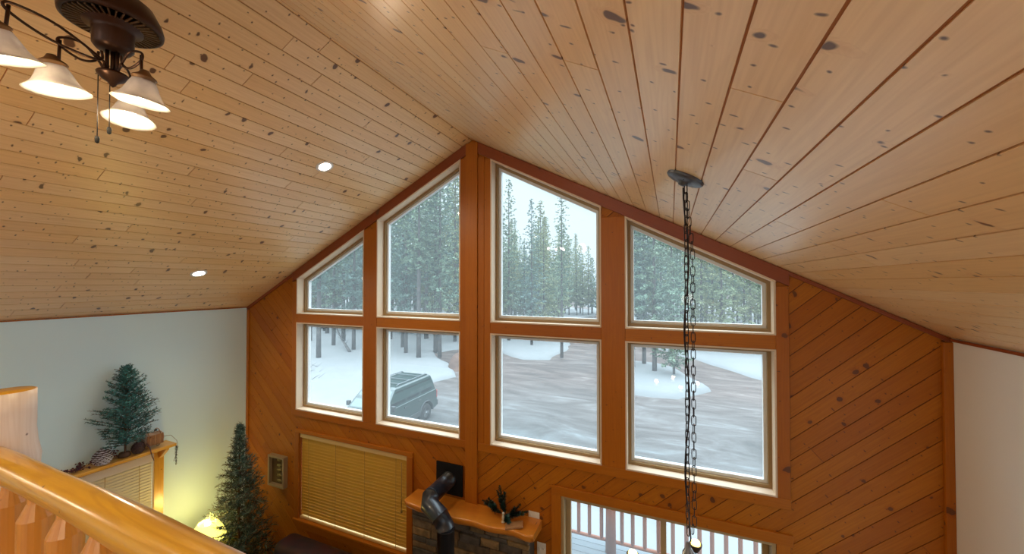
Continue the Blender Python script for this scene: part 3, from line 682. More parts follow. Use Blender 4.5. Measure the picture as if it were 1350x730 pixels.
# ------------------------------------------------------------------ stove pipe, thimble, stove
b=MB(); b.box(-2.53,-2.183,WY-.03,WY-.008,1.825,2.174); th=b.build('pipe_thimble_plate',M['flatblack'],bevel=.003); tag(th,'square flat black thimble plate where the stove pipe meets the wall','vent plate')
sp=empty('stove_pipe',(-2.10,3.3,.75)); tag(sp,'glossy black stove pipe rising and elbowing back into the wall plate','stove pipe')
PR=.088
pts=[Vector((-2.355,WY-.03,2.0)),Vector((-2.355,3.405,1.985)),Vector((-2.305,3.32,1.955)),Vector((-2.165,3.295,1.895)),Vector((-2.10,3.30,1.79)),Vector((-2.10,3.30,.80))]
def pipe(i,j,name,r=PR):
    # full-path rings, so that neighbouring lengths meet on one mitre
    b=MB(); n=28; prev=None; rows=[]
    for k,p in enumerate(pts):
        d1=(pts[min(k+1,len(pts)-1)]-pts[max(k,0)] if k<len(pts)-1 else p-pts[k-1]).normalized(); d0=(p-pts[k-1] if k else d1).normalized()
        d=(d0+d1).normalized(); c=max(.5,d.dot(d1))
        u=(Vector((1,0,0)) if prev is None else prev); u=(u-d*u.dot(d)).normalized(); prev=u; w=d.cross(u)
        ax=(d0-d1); ax=ax.normalized() if ax.length>1e-4 else None
        row=[]
        for q in range(n):
            t=2*PI*q/n; o_=u*math.cos(t)+w*math.sin(t)
            if ax: o_=o_+ax*o_.dot(ax)*(1/c-1)
            row.append(p+o_*r)
        rows.append(row)
    for k in range(i,j+1): b.v+=[tuple(q) for q in rows[k]]
    for k in range(j-i):
        for q in range(n): l=(q+1)%n; b.face([k*n+q,k*n+l,(k+1)*n+l,(k+1)*n+q],None,smooth=True)
    b.face(range(n)); b.face([(j-i)*n+q for q in range(n)][::-1])
    return b.build(name,M['pipe'],sp)
pipe(0,1,'horizontal_run'); pipe(1,3,'wall_elbow'); pipe(3,4,'lower_elbow'); pipe(4,5,'vertical_run')
for c,nrm in ((pts[0]+Vector((0,-.02,0)),(0,1,0)),(pts[1]+Vector((0,.012,0)),(0,1,0)),(pts[4]-Vector((0,0,.012)),(0,0,1))):
    b=MB(); n_=Vector(nrm).normalized(); b.tube([c-n_*.006,c+n_*.006],PR*1.04,28); b.build('seam_band',M['pipe'],sp)
st=empty('wood_stove',(-2.10,3.25,0)); tag(st,'black wood stove under the stove pipe','stove')
b=MB(); b.box(-2.42,-1.78,3.0,3.48,.15,.78); b.build('stove_body',M['stovek'],st,bevel=.02)
b=MB(); b.box(-2.3,-1.9,2.975,3.0,.28,.68); b.build('stove_door',M['iron'],st,bevel=.01)
b=MB(); b.box(-2.44,-1.76,2.98,3.5,.78,.80); b.build('stove_top',M['iron'],st,bevel=.006)
for sx in (-2.38,-1.82):
    for sy in (3.04,3.44): b=MB(); b.tube([(sx,sy,0),(sx,sy,.16)],.02,8); b.build('leg',M['iron'],st)

# stone surround
rnd=random.Random(11)
ss=empty('stone_surround',(-2.03,3.7,0)); tag(ss,'ledge stone wall panel behind the stove pipe under the slab mantel','stone panel')
b=MB(); b.box(-2.75,-1.33,3.64,3.79,0,1.695); b.build('mortar_bed',M['mortar'],ss)
b=MB(); z=0.0
while z<1.68:
    h=rnd.choice((.05,.07,.09,.11)); 
    if z+h>1.69: h=1.69-z
    if h<.02: break
    x=-2.755
    while x<-1.33:
        w=rnd.uniform(.14,.38); x2=min(x+w,-1.325)
        if -1.325-x2<.08: x2=-1.325
        d=rnd.uniform(3.595,3.63)
        b.box(x+.004,x2-.004,d,3.66,z+.004,z+h-.003,m=rnd.randrange(5)); x=x2
    z+=h
b.build('ledge_stones',STONE,ss,bevel=.008)
# mantel slab with a live edge
mn=MB(); out=[]
N_=40
for i in range(N_+1):
    u=i/N_; x=-2.80+u*1.555
    y=3.50+.012*math.sin(u*9)+.012*math.sin(u*23+1)+ (.04*max(0,(u-.94)/.06)**2)+(.04*max(0,(.05-u)/.05)**2); out.append((x,y))
i0=len(mn.v); lay=[(0,1.79,0),(-.008,1.775,1),(-.004,1.745,2),(.02,1.712,3),(.035,1.70,4)]
for q,(x,y) in enumerate(out):
    mn.v.append((x,3.79,1.79))
    for dy,z,k in lay: mn.v.append((x+(.0 if 0<q<N_ else (.01 if q==0 else -.01)*(k>2)),y+dy+.004*noise.noise(Vector((x*12,k,0))),z+.004*noise.noise(Vector((x*9,k,5)))*(k>0)))
    mn.v.append((x,3.79,1.70))
W_=7
for q in range(N_):
    for k in range(W_-1):
        a=i0+q*W_+k; mn.face([a,a+1,a+1+W_,a+W_],[(k*.06,out[q][0]),((k+1)*.06,out[q][0]),((k+1)*.06,out[q+1][0]),(k*.06,out[q+1][0])],(.3,.6),0,k in(1,2,3))
    a=i0+q*W_; mn.face([a+W_-1,a,a+W_,a+2*W_-1],None,(.3,.6))
mn.face([i0+k for k in range(W_)],None,(.3,.2)); mn.face([i0+N_*W_+k for k in range(W_)][::-1],None,(.3,.2))
mn=mn.build('mantel_shelf',M['mantel']); tag(mn,'live edge pine slab mantel on the stone panel','mantel')

# fir sprig with a little bird-shaped candle holder on the mantel
def needles(b,p,d,L,n,ln,w,rnd,m=0,spread=1.0,m2=None,p2=0):
    """needles along a twig from p in direction d"""
    d=Vector(d).normalized(); a=d.cross(Vector((0,0,1)));
    if a.length<.05: a=Vector((1,0,0))
    a.normalize(); c=d.cross(a)
    for i in range(n):
        u=(i+rnd.random())/n; q=p+d*(L*u); t=rnd.random()*2*PI
        s=(a*math.cos(t)+c*math.sin(t))*spread+d*rnd.uniform(.35,.9); s.normalize()
        l=ln*(1-.45*u)*rnd.uniform(.75,1.2); e=q+s*l; wd=s.cross(d).normalized()*w
        b.poly([q-wd,q+wd,e],None,(rnd.random(),rnd.random()),m2 if (m2 is not None and rnd.random()<p2) else m)
rnd=random.Random(4)
g=empty('fir_sprig',(-1.62,3.66,1.79)); tag(g,'sprig of dark green fir with upright tips lying on the slab mantel','greenery')
tw=MB(); nb=MB()
for (x,y,z),(dx,dy,dz),L in [((-1.64,3.68,1.82),(-1,.1,.30),.26),((-1.66,3.68,1.82),(-.8,-.2,.45),.20),((-1.63,3.69,1.82),(-.25,.1,1),.27),((-1.60,3.68,1.82),(-.5,.0,.9),.17),((-1.62,3.66,1.81),(.9,.2,.28),.26),((-1.60,3.66,1.81),(1,.0,.5),.18),((-1.62,3.66,1.81),(.6,-.6,.15),.15),((-1.72,3.66,1.81),(-.3,.0,1),.13)]:
    p=Vector((x,y,z)); d=Vector((dx,dy,dz)).normalized(); tw.tube([p,p+d*L],[.004,.002],5)
    for sgn in (-1,1): needles(nb,p+d*L*.35,(d+Vector((-d.z*.8,.2*sgn,.7)) if sgn>0 else d+Vector((.5,-.2,.1))),L*.5,160,.045,.0042,rnd)
    needles(nb,p+d*.02,d,L-.02,260,.048,.0042,rnd)
tw.build('twigs',M['bark'],g); nb.build('needles',M['firD'],g)
b=MB(); b.ball((-1.60,3.60,1.835),.016,.012,.036,n=12); b.ball((-1.60,3.598,1.88),.013,n=10); b.lathe([(.001,0),(.022,0),(.02,.008),(.001,.009)],c=(-1.60,3.60,1.792),n=14)
o=b.build('white_figurine',mat('ivory_glaze',(.62,.55,.42),.35)); tag(o,'small ivory figurine standing before the fir sprig on the mantel','figurine')
b=MB(); mmx=Matrix.Translation((-1.47,3.58,1.80))@Matrix.Rotation(.35,4,'Z')@Matrix.Rotation(-.15,4,'Y'); b.box(-.09,.09,-.05,.05,-.008,.012,M=mmx)
o=b.build('carved_wood_block',M['drumside'],bevel=.004); tag(o,'flat brown wooden block lying on the mantel beside the ivory figurine','ornament')
# wall plates
def plate(x0,x1,z0,z1,y,label,n):
    b=MB(); b.box(x0,x1,y-.008,y,z0,z1); o=b.build('switch_plate',M['white'],bevel=.003); tag(o,label,'switch')
    for k in range(n):
        xc=x0+(x1-x0)*(k+.5)/n; b=MB(); b.box(xc-.006,xc+.006,y-.017,y-.007,(z0+z1)/2-.012,(z0+z1)/2+.012); b.build('toggle',M['white'],o)
plate(-1.395,-1.275,1.775,1.85,WY-.0,'small ivory switch plate on the wall just above the mantel end',2)
plate(-1.30,-1.205,1.42,1.55,WY-.0,'ivory switch plate on the wall beside the stone panel below the mantel',2)

# ------------------------------------------------------------------ picture frame
e=empty('picture_frame',(-5.21,WY-.03,1.3)); tag(e,'narrow weathered shadow box frame with a column of pressed leaves beside the corner fir','picture')
b=MB(); fx0,fx1,fz0,fz1=-5.375,-5.045,1.34,1.775
for q in ((fx0,fx0+.03,fz0,fz1),(fx1-.03,fx1,fz0,fz1),(fx0+.03,fx1-.03,fz0,fz0+.03),(fx0+.03,fx1-.03,fz1-.03,fz1)): b.box(q[0],q[1],WY-.07,WY-.002,q[2],q[3])
b.build('frame',M['picframe'],e,bevel=.004)
b=MB(); b.box(fx0+.03,fx1-.03,WY-.02,WY-.004,fz0+.03,fz1-.03); b.build('backing',M['picback'],e)
for k in range(5):
    b=MB(); z=fz0+.075+k*.072; c=(-5.19,WY-.024,z)
    b.lathe([(.001,-.004),(.03,0),(.001,.004)],M=Matrix.Translation(c)@Matrix.Rotation(PI/2,4,'X')@Matrix.Diagonal((1.9,.75,1,1)),n=14,flute=lambda t,i:1+.18*math.cos(5*t)); b.build('pressed_leaf',M['leaf'],e)

# ------------------------------------------------------------------ corner fir tree
def fir(name,loc,h,r0,nb_,label,mn_,mt,seed,nl=.05,nn=16,trunk_r=.02,start=.06,nw=.002,prob=.25,shape=1.0,droop=.0,lim=None,oval=False):
    rnd=random.Random(seed); g=empty(name,loc); tag(g,label,'christmas tree'); L0=Vector(loc)
    b=MB(); b.tube([L0+Vector((0,0,h*i/8)) for i in range(9)],[trunk_r*(1-i/9)+.003 for i in range(9)],8); b.build('trunk',M['bark'],g)
    tw=MB(); nd=MB()
    for i in range(nb_):
        u=(i+rnd.random()*.8)/nb_; u=1-(1-u)**1.0
        z=h*(start+(1-start)*u); L=r0*((1-u)**shape)*rnd.uniform(.66,1.10)+.035
        if oval: L*=min(1,.62+u*1.6)
        t=i*2.399+rnd.uniform(-.3,.3); d=Vector((math.cos(t),math.sin(t),rnd.uniform(.0,.5)+.5*u-droop)).normalized()
        p=L0+Vector((0,0,z))
        if lim:
            k_=lim[0]; room=abs(lim[1]-p[k_])-.03
            if d[k_]*(lim[1]-p[k_])>0 and abs(d[k_])*L>room: L=room/abs(d[k_])
        tw.tube([p,p+d*L],[.004,.0015],4,cap=False)
        nt=max(1,int(L/.07))
        needles(nd,p+d*(L*.2),d,L*.8,int(nn*max(1,L/.12)),nl,nw,rnd,0,1,1,prob)
        for k in range(nt):
            q=p+d*(L*(.35+.6*k/nt)); s=(-1)**k; sd=Vector((-d[1],d[0],.1)).normalized()
            dd=(d*.8+sd*s*.8).normalized(); l2=min(.12,L*.4); tw.tube([q,q+dd*l2],[.0025,.001],4,cap=False)
            needles(nd,q,dd,l2,int(nn*.7),nl,nw,rnd,0,1,1,prob)
    needles(nd,L0+Vector((0,0,h*.93)),Vector((0,0,1)),h*.09,60,nl,nw,rnd,0,1,1,prob)
    tw.build('branches',M['bark'],g); nd.build('needles',[mn_,mt],g)
    return g
t=fir('fir_tree',(-5.24,3.26,0),2.36,.53,300,'tall slim dark green artificial fir tree in the corner by the picture frame',M['firD'],M['firM'],21,nl=.072,nn=12,start=.10,nw=.0044,prob=.36,shape=.86,lim=(1,WY-.04))
t=fir('tabletop_fir',(-5.80,2.345,SZ),1.02,.33,230,'small blue green feathery fir tree standing on the left wall shelf',M['firB'],M['firB'],8,nl=.040,nn=8,start=.13,nw=.0066,prob=.2,shape=.55,trunk_r=.008,lim=(0,WL+.06),oval=True,droop=-.15)
b=MB(); b.lathe([(.001,0),(.05,0),(.055,.02),(.045,.05),(.02,.055),(.001,.05)],c=(-5.82,2.345,SZ),n=18); b.build('tree_base',M['bark'],t)
# pine cones
def cone(loc,h,r,label,tip,seed):
    g=empty('pine_cone',loc); tag(g,label,'pine cone','pine cones on the left wall shelf'); L0=Vector(loc); rnd=random.Random(seed)
    b=MB(); b.lathe([(.001,0),(r*.5,h*.06),(r*.72,h*.35),(r*.55,h*.7),(.001,h)],c=loc,n=14); b.build('core',M['cone1'],g)
    b=MB(); c2=MB(); rows=9
    for i in range(rows):
        u=(i+.5)/rows; rr=r*math.sin(PI*min(1,u*.85+.14))**.75; n=max(5,int(13*rr/r))
        for k in range(n):
            t=2*PI*(k+.5*(i%2))/n; d=Vector((math.cos(t),math.sin(t),0)); s=Vector((-d[1],d[0],0)); z=h*u
            w=PI*rr/n*.95; q=L0+Vector((0,0,z)); up=Vector((0,0,h*.055))
            A=q+d*rr*.55-s*w*.5; B=q+d*rr*.55+s*w*.5; Cc=q+d*rr+s*w+up*.6; D=q+d*rr-s*w+up*.6; T_=q+d*rr*1.04+up*1.3
            b.poly([A,B,Cc,D]); b.poly([A-up*.3,D,Cc,B-up*.3]); c2.poly([D,Cc,T_]); c2.poly([D-up*.9,Cc-up*.9,Cc,D])
    b.build('scales',M['cone1'],g); c2.build('scale_tips',tip,g)
cone((-5.80,2.155,SZ),.17,.085,'large pine cone with frosted white scale tips at the left foot of the shelf fir',M['cone2'],1)
cone((-5.79,2.455,SZ),.14,.062,'dark brown pine cone at the right foot of the shelf fir',M['cone1'],2)
# garland and twigs along the shelf
rnd=random.Random(14); g=empty('berry_garland',(-5.83,1.95,SZ)); tag(g,'dark red berry garland with bare twigs trailing along the left end of the shelf','garland')
tw=MB(); be=MB()
for i in range(46):
    y=rnd.uniform(1.45,2.36); x=rnd.uniform(-5.90,-5.76); a=Vector((x,y,SZ+.012)); d=Vector((rnd.uniform(-.2,.4),rnd.choice((-1,1))*rnd.uniform(.5,1),rnd.uniform(.05,.5))).normalized(); L=rnd.uniform(.06,.17)
    tw.tube([a,a+d*L*.5+Vector((0,0,.01)),a+d*L],[.003,.002,.001],5)
    for k in range(9):
        q=a+d*(L*rnd.random())+Vector((rnd.uniform(-.02,.02),rnd.uniform(-.02,.02),rnd.uniform(0,.03))); be.ball(q,rnd.uniform(.005,.010),n=6)
    needles(be,a,d,L,14,.03,.003,rnd)
tw.build('twigs',M['twig'],g); be.build('berries',M['berry'],g)
# drum with a strap
g=empty('wooden_drum',(-5.83,2.67,SZ+.075)); tag(g,'small barrel shaped wooden canteen with a leather strap at the end of the shelf','canteen')
ax=Matrix.Translation((-5.83,2.655,SZ+.068))@Matrix.Rotation(math.radians(0),4,'Z')
b=MB(); b.lathe([(.001,-.062),(.060,-.060),(.066,-.055),(.070,0),(.066,.055),(.060,.060),(.001,.062)],M=Matrix.Translation((-5.835,2.60,SZ+.112))@Matrix.Rotation(PI/2,4,'X')@Matrix.Diagonal((1.2,1,1.5,1)),n=24,smooth=False); b.build('barrel_body',[M['drumtop']],g)
for s in (-.055,.055): b=MB(); b.tube([(-5.835+.083*math.cos(t),2.60+s,SZ+.112+.105*math.sin(t)) for t in [2*PI*i/24 for i in range(24)]],.004,6,closed=True); b.build('hoop',M['drumside'],g)
b=MB()
for k in range(7): b.box(-5.755,-5.748,2.52+k*.023,2.54+k*.023,SZ+.05,SZ+.17)
b.build('staves',M['drumside'],g)
b=MB(); b.lathe([(.001,0),(.012,0),(.010,.02),(.001,.022)],M=Matrix.Translation((-5.79,2.62,SZ+.205)),n=12); b.build('stopper',M['strap'],g)
b=MB()
P=[(-5.76,2.69,SZ+.12),(-5.74,2.75,SZ+.11),(-5.72,2.80,SZ+.03),(-5.715,2.81,SZ-.06),(-5.72,2.79,SZ-.16),(-5.73,2.775,SZ-.22)]; b.tube(P,.006,6,sq=.3)
P=[(-5.755,2.52,SZ+.10),(-5.72,2.535,SZ+.04),(-5.708,2.55,SZ-.06),(-5.71,2.57,SZ-.12)]; b.tube(P,.006,6,sq=.3)
b.build('strap',M['strap'],g)
rnd=random.Random(5); b=MB(); needles(b,Vector((-5.73,2.80,SZ-.03)),Vector((0,0,-1)),.24,160,.03,.004,rnd); o=b.build('hanging_sprig',M['firD']); tag(o,'dark dried sprig hanging from the right end of the shelf','greenery')

# ------------------------------------------------------------------ sofa, cushion, table lamp
s=empty('sofa',(-4.2,3.2,0)); tag(s,'dark maroon leather sofa with its rounded back to the blind window','sofa')
def soft(name,x0,x1,y0,y1,z0,z1,parent,m,bev=.06):
    b=MB(); b.box(x0,x1,y0,y1,z0,z1); o=b.build(name,m,parent); mo=o.modifiers.new('Bevel','BEVEL'); mo.width=bev; mo.segments=5
    for p in o.data.polygons: p.use_smooth=True
    return o
soft('base',-4.62,-3.1,2.55,3.55,.08,.42,s,M['leather'],.03)
for k in range(2): soft('seat_cushion',-4.46+k*.66,-3.82+k*.66,2.5,3.2,.40,.56,s,M['leather'],.05)
b=MB(); P=[(-4.93+i*1.56/16,3.43,.86+.03*math.sin(PI*min(1,i/8))) for i in range(17)]
soft('backrest',-4.64,-3.2,3.26,3.58,.40,1.00,s,M['leather'],.11)
for xa in (-4.68,-3.2): soft('armrest',xa,xa+.2,2.5,3.5,.1,.68,s,M['leather'],.07)
for xa in (-4.56,-3.12):
    for ya in (2.6,3.5): b=MB(); b.tube([(xa,ya,0),(xa,ya,.09)],.022,8); b.build('foot',M['bark'],s)
o=soft('cushion',-4.30,-3.88,3.02,3.17,.57,.93,None,M['pillow'],.06); tag(o,'beige cushion leaning on the maroon sofa back','cushion')
e=empty('end_table',(-5.45,2.9,0)); tag(e,'small round end table between sofa and left wall','table')
b=MB(); b.lathe([(.001,.56),(.24,.56),(.25,.575),(.24,.59),(.001,.59)],c=(-5.45,2.92,0),n=28); b.build('table_top',M['trim'],e)
b=MB(); b.lathe([(.12,0),(.12,.02),(.03,.05),(.025,.3),(.03,.56)],c=(-5.45,2.92,0),n=16); b.build('pedestal',M['trim'],e)
LX,LY=-5.40,2.98
e=empty('table_lamp',(LX,LY,.59)); tag(e,'lit table lamp with a glowing yellow scalloped shade before the left wall','lamp')
b=MB(); b.lathe([(.001,0),(.07,0),(.07,.015),(.02,.04),(.035,.12),(.045,.2),(.02,.3),(.012,.42)],c=(LX,LY,.59),n=20); b.build('lamp_base',M['bronze'],e)
b=MB(); b.lathe([(.19,.0),(.185,.03),(.15,.12),(.10,.20),(.098,.20),(.148,.118),(.182,.03),(.188,0)],c=(LX,LY,1.03),n=60,flute=lambda t,i:1+.035*math.cos(12*t)); b.build('lamp_shade',M['lampY'],e)
b=MB(); b.lathe([(.001,0),(.03,0),(.035,.02),(.01,.05),(.001,.05)],c=(LX,LY,1.20),n=16); b.build('lamp_finial',M['lampW'],e)
l=bpy.data.lights.new('table_lamp_light','POINT'); l.energy=9; l.color=(1,.72,.22); l.shadow_soft_size=.06
o=bpy.data.objects.new('table_lamp_light',l); C.objects.link(o); o.location=(LX,LY,1.27); o.parent=e; o.matrix_parent_inverse=Matrix.Translation(-Vector(e.location))

# ------------------------------------------------------------------ deck outside
b=MB(); planks(b,[[(-7,WY+.17),(3.2,WY+.17),(3.2,6.55),(-7,6.55)]],lambda a,c,h:(a,c,h-.106),0,.14,0,seed=30,gap=.008,segs=(3,5)); b.box(-7,3.2,WY+.18,6.55,-.28,-.106,m=1)
for x in (-6.8,-3.5,0,3): b.box(x,x+.15,6.3,6.45,GZ,-.28,m=1)
struct(b.build('deck',[M['deck'],M['wallback']]))
DY=6.35
e=empty('deck_railing',(-1,DY,-.1)); tag(e,'rustic log railing with peeled balusters along the outside deck','railing')
for z,r_ in ((.07,.028),(.86,.04)):
    b=MB(); b.tube([(-6.9+i*.5,DY,z) for i in range(21)],r_,12,wob=.08,seed=z); b.build('rail',M['rail_out'],e)
rnd=random.Random(2); bx=[-1.44,-1.262,-1.064,-.74,-.576,-.394,-.194,.012,.20,.377,.545,.725,.907,1.094]
bx+= [1.094+.18*k for k in range(1,9)]+[-1.44-.18*k for k in range(1,8)]
for i,x in enumerate(bx):
    b=MB(); b.tube([(x,DY,.05),(x,DY,.12),(x,DY,.8),(x,DY,.86)],[.02,.030,.030,.02],10,wob=.1,seed=i); b.build('baluster',M['rail_out'],e)
for i,x in enumerate((-.915,-3.3,2.6)):
    b=MB(); b.tube([(x,DY-.02,-.1),(x,DY-.02,.5),(x,DY-.02,1.05)],[.085,.078,.075],16,wob=.08,seed=i+7); b.build('post',M['rail_out'],e)

# ------------------------------------------------------------------ ground, drive and snow
b=MB(); b.poly([(-260,-200,GZ),(220,-200,GZ),(220,330,GZ),(-260,330,GZ)]); b.box(-260,220,-200,330,GZ-.5,GZ-.02); struct(b.build('ground',M['gravel']))
def snow(name,pts,h,seed,edge=.9):
    """a drift of snow: outline on the ground, rising to h inside"""
    rnd=random.Random(seed); P=[]
    for i in range(len(pts)):
        p=Vector((*pts[i],0)); q=Vector((*pts[(i+1)%len(pts)],0)); L=(q-p).length; n=max(1,min(18,int(L/1.1)))
        for k in range(n): P.append(p.lerp(q,k/n)+Vector((rnd.uniform(-.22,.22),rnd.uniform(-.22,.22),0))*(1 if L<30 else 0))
    n=len(P); ar=sum(P[i].x*P[(i+1)%n].y-P[(i+1)%n].x*P[i].y for i in range(n)); sg=1 if ar>0 else -1
    b=MB(); rings=[]
    for off,z in ((0,GZ-.02),(.12,GZ+h*.45),(.4,GZ+h*.85),(edge,GZ+h)):
        idx=[]
        for i in range(n):
            d=(P[(i+1)%n]-P[i-1]); d.normalize(); nn_=Vector((-d.y,d.x,0))*sg
            idx.append(len(b.v)); q=P[i]+nn_*off; b.v.append((q.x,q.y,z+(.06*noise.noise(q*.6) if off else 0)))
        rings.append(idx)
    for a,c in zip(rings,rings[1:]):
        for i in range(n): j=(i+1)%n; b.face([a[i],a[j],c[j],c[i]] if sg>0 else [a[j],a[i],c[i],c[j]],None,smooth=True)
    b.face(rings[-1] if sg>0 else rings[-1][::-1],None,smooth=True)
    return struct(b.build(name,M['snow']))
snow('snow_field',[(-90,4.4),(-24,4.4),(-14.5,4.6),(-11.0,8.0),(-10.9,12.5),(-11.4,15.5),(-12.4,18.2),(-11.9,19.6),(-13.4,21.8),(-17.5,25.5),(-17,27.5),(-14.2,29.6),(-12.2,27.6),(-10.0,26.0),(-8.2,26.7),(-8.0,29.5),(-8.3,33.0),(-8.9,38.5),(-11.6,50),(-13.6,60),(-9,72),(-80,140),(-220,140)],.22,1)
snow('snow_bank',[(-6.8,6.9),(6,6.9),(6.5,8.4),(3,9.6),(-1,9.9),(-5,9.4),(-6.9,8.3)],.5,12)
snow('snow_field_side',[(7,5.5),(7,-6.4),(120,-6.4),(120,5.5)],.2,9)
snow('snow_field_back',[(-120,-6.5),(-120,-190),(120,-190),(120,-6.5)],.2,7)
snow('snow_island',[(-2.9,21.6),(-2.0,20.2),(-.9,19.9),(.2,20.2),(1.4,21.5),(1.9,22.4),(1.3,23.9),(.4,25.7),(-.9,27.2),(-2.4,27.6),(-3.4,26.2),(-3.5,23.6)],.42,2)
snow('snow_field_far',[(6.7,19),(5.0,25.5),(3.6,27.5),(1.6,30.9),(-.3,33.4),(-3.4,37),(-6.3,42.5),(-9.0,54),(-11.5,63),(-15,80),(-40,150),(200,150),(200,6),(16,6),(9,12)],.2,3)
for i,(x,y,rx,ry,h,c) in enumerate([(-12.75,21.9,1.0,.9,1.15,M['mud'])]):
    b=MB(); b.lathe([(1,0),(.9,.25),(.7,.62),(.4,.9),(.001,1)],M=Matrix.Translation((x,y,GZ-.05))@Matrix.Diagonal((rx,ry,h,1)),n=22,flute=lambda t,i:1+.12*math.sin(3*t+i)); o=b.build('dirt_mound',c); tag(o,'rounded brown dirt mound at the edge of the snowy woods','dirt pile')
rnd=random.Random(9)
b=MB(); P=[Vector((-27.2,25.0,GZ+1.6)),Vector((-25.5,24,GZ+.9)),Vector((-23.2,22.6,GZ+.25))]; b.tube(P,[.04,.08,.12],8)
for k in range(6): q=P[0].lerp(P[2],rnd.random()); b.tube([q,q+Vector((rnd.uniform(-.8,.8),rnd.uniform(-.8,.8),rnd.uniform(.2,.8)))],[.03,.01],5)
o=b.build('fallen_branch',M['trunk']); tag(o,'dark fallen branch leaning in the snow beyond the leftmost window','branch')
for k,(x,y) in enumerate([(-20.5,16.5),(-19.2,15.4),(-21.5,17.6)]):
    b=MB()
    for j in range(14):
        a=rnd.uniform(0,6.28); q=Vector((x+rnd.uniform(-.7,.7),y+rnd.uniform(-.4,.4),GZ+.2)); b.tube([q,q+Vector((math.cos(a)*.5,math.sin(a)*.4,rnd.uniform(.1,.4)))],[.012,.004],4)
    o=b.build('snowy_twigs',M['trunk']); tag(o,'thin bare brush poking out of the open snow left of the parked car','brush','brush tufts in the snow')

# ------------------------------------------------------------------ trees
def pine_tree(h,cs,rmax,seed,needle,tr=.16,dens=1.0,lean=0.0):
    """returns an Empty with trunk and crown; cs = where the crown starts, as a share of h"""
    rnd=random.Random(seed); g=empty('pine_tree',(0,0,0))
    b=MB(); P=[Vector((lean*math.sin(i*.7+seed)*.15,lean*math.cos(i*.9)*.15,h*i/9)) for i in range(10)]
    b.tube(P,[tr*(1-.92*i/9) for i in range(10)],9,wob=.1,seed=seed)
    for i in range(16):
        z=h*rnd.uniform(.12,cs+.1); a=rnd.random()*6.28; L=rnd.uniform(.3,1.1); p=Vector((0,0,z)); b.tube([p,p+Vector((math.cos(a)*L,math.sin(a)*L,rnd.uniform(-.25,.15)))],[.02,.006],4,cap=False)
    b.build('trunk',M['trunk'],g,inv=False)
    f=MB(); nb_=int(150*dens)
    for i in range(nb_):
        u=(i+rnd.random())/nb_; z=h*(cs+(1-cs)*u); prof=(1-u)**.72*min(1,.45+u*3.2)
        L=rmax*prof*rnd.uniform(.55,1.12)+.12; a=i*2.399+rnd.uniform(-.5,.5)
        d=Vector((math.cos(a),math.sin(a),rnd.uniform(-.30,.12)+.45*u)); p=Vector((0,0,z)); n=max(2,int(L/.24))
        for k in range(n):
            q=p+d*(L*(.15+.9*(k+.5)/n))+Vector((rnd.gauss(0,.09),rnd.gauss(0,.09),rnd.gauss(0,.07)-.10*((k+.5)/n)**2*L))
            s=rnd.uniform(.28,.56)*(1-.45*u)
            for _ in range(4):
                e1=Vector((rnd.gauss(0,1),rnd.gauss(0,1),rnd.gauss(0,.45))).normalized()*s; e2=Vector((rnd.gauss(0,1),rnd.gauss(0,1),rnd.gauss(0,.45))).normalized()*s*.75
                e3=Vector((rnd.gauss(0,1),rnd.gauss(0,1),rnd.gauss(0,.6))).normalized()*s*.6
                f.poly([q-e1*.5,q+e2*.5,q+e1*.6]); f.poly([q,q+e3,q+e1*.35-e2*.2])
    f.build('crown',needle,g,inv=False)
    return g
VAR=[]
specs=[(17,.22,2.0,'needleA',.17),(18.5,.26,1.8,'needleC',.18),(15,.14,2.2,'needleB',.15),(20,.36,2.1,'needleA',.2),(13,.18,1.9,'needleB',.13),(16,.16,1.9,'needleC',.15),(9,.12,1.6,'needleA',.10)]
for i,(h,cs,rm,nm,tr) in enumerate(specs):
    g=pine_tree(h,cs,rm,100+i,M[nm],tr); VAR.append(g)
register(None)
used=set()
def tree(k,x,y,s,label,group,rz=None,z=GZ+.1):
    if k in used: g=clone(VAR[k])
    else: g=VAR[k]; used.add(k)
    g.location=(x,y,z); g.scale=(s,s,s); g.rotation_euler=(0,0,rz if rz is not None else (x*7.3+y*3.1)%6.28)
    tag(g,label,'tree',group); return g
near=[(-23.6,20.1,1,1.0),(-27.1,24.6,0,1.0),(-28.3,26.8,3,1),(-23.8,23.6,5,1.05),(-31.2,25.6,1,1.1),(-24.8,29.2,0,1.05),(-20.8,26.0,1,.95),(-18.9,24.0,5,1.0),(-16.9,22.9,3,.9),(-15.9,24.1,0,.95),(-17.4,25.8,1,1.05),(-18.4,30.4,2,1.1),(-22,31,3,1.1),(-26.5,33,0,1.1),(-34,30,1,1.1),(-36,26,5,1.1),(-20,35,3,1.05),(-24,38,0,1.05),(-30,37,1,1.1)]
for i,(x,y,k,s) in enumerate(near):
    tree(k,x,y,s,'tall slender pine rising from the snow in the woods behind the parked car','pines behind the parked car')
tree(3,-7.45,27.4,.62,'single pine at the tip of the snow bank seen through the third lower window',None)
tree(5,-11.2,31.3,.8,'thin pine set back on the snow bank seen through the third lower window',None)
for x,y,k,s in ((-11.6,36.0,2,.8),(-14.1,33,0,.9)): tree(k,x,y,s,'slender pine on the snow bank left of the drive','pines left of the drive bend')
for x,y,k,s in ((-2.2,24.7,1,.82),(-1.6,26.0,5,.9),(-.9,24.1,0,.85),(-2.9,25.7,2,.85),(.15,23.6,6,.75)): tree(k,x,y,s,'pine growing on the snow island inside the drive bend','pines on the snow island')
rnd=random.Random(78)
for i in range(26):
    q=-.49+.31*(i+rnd.random()*.8)/26; Y=rnd.uniform(44,60) if q<-.265 else rnd.uniform(62,72)
    tree((4,6,2)[i%3],q*Y,Y,(.72,.9,.62)[i%3]*rnd.uniform(.8,1.15)*Y/50,'low bushy yellow green pine along the edge of the far woods','low pines at the edge of the far woods')
rnd=random.Random(77)
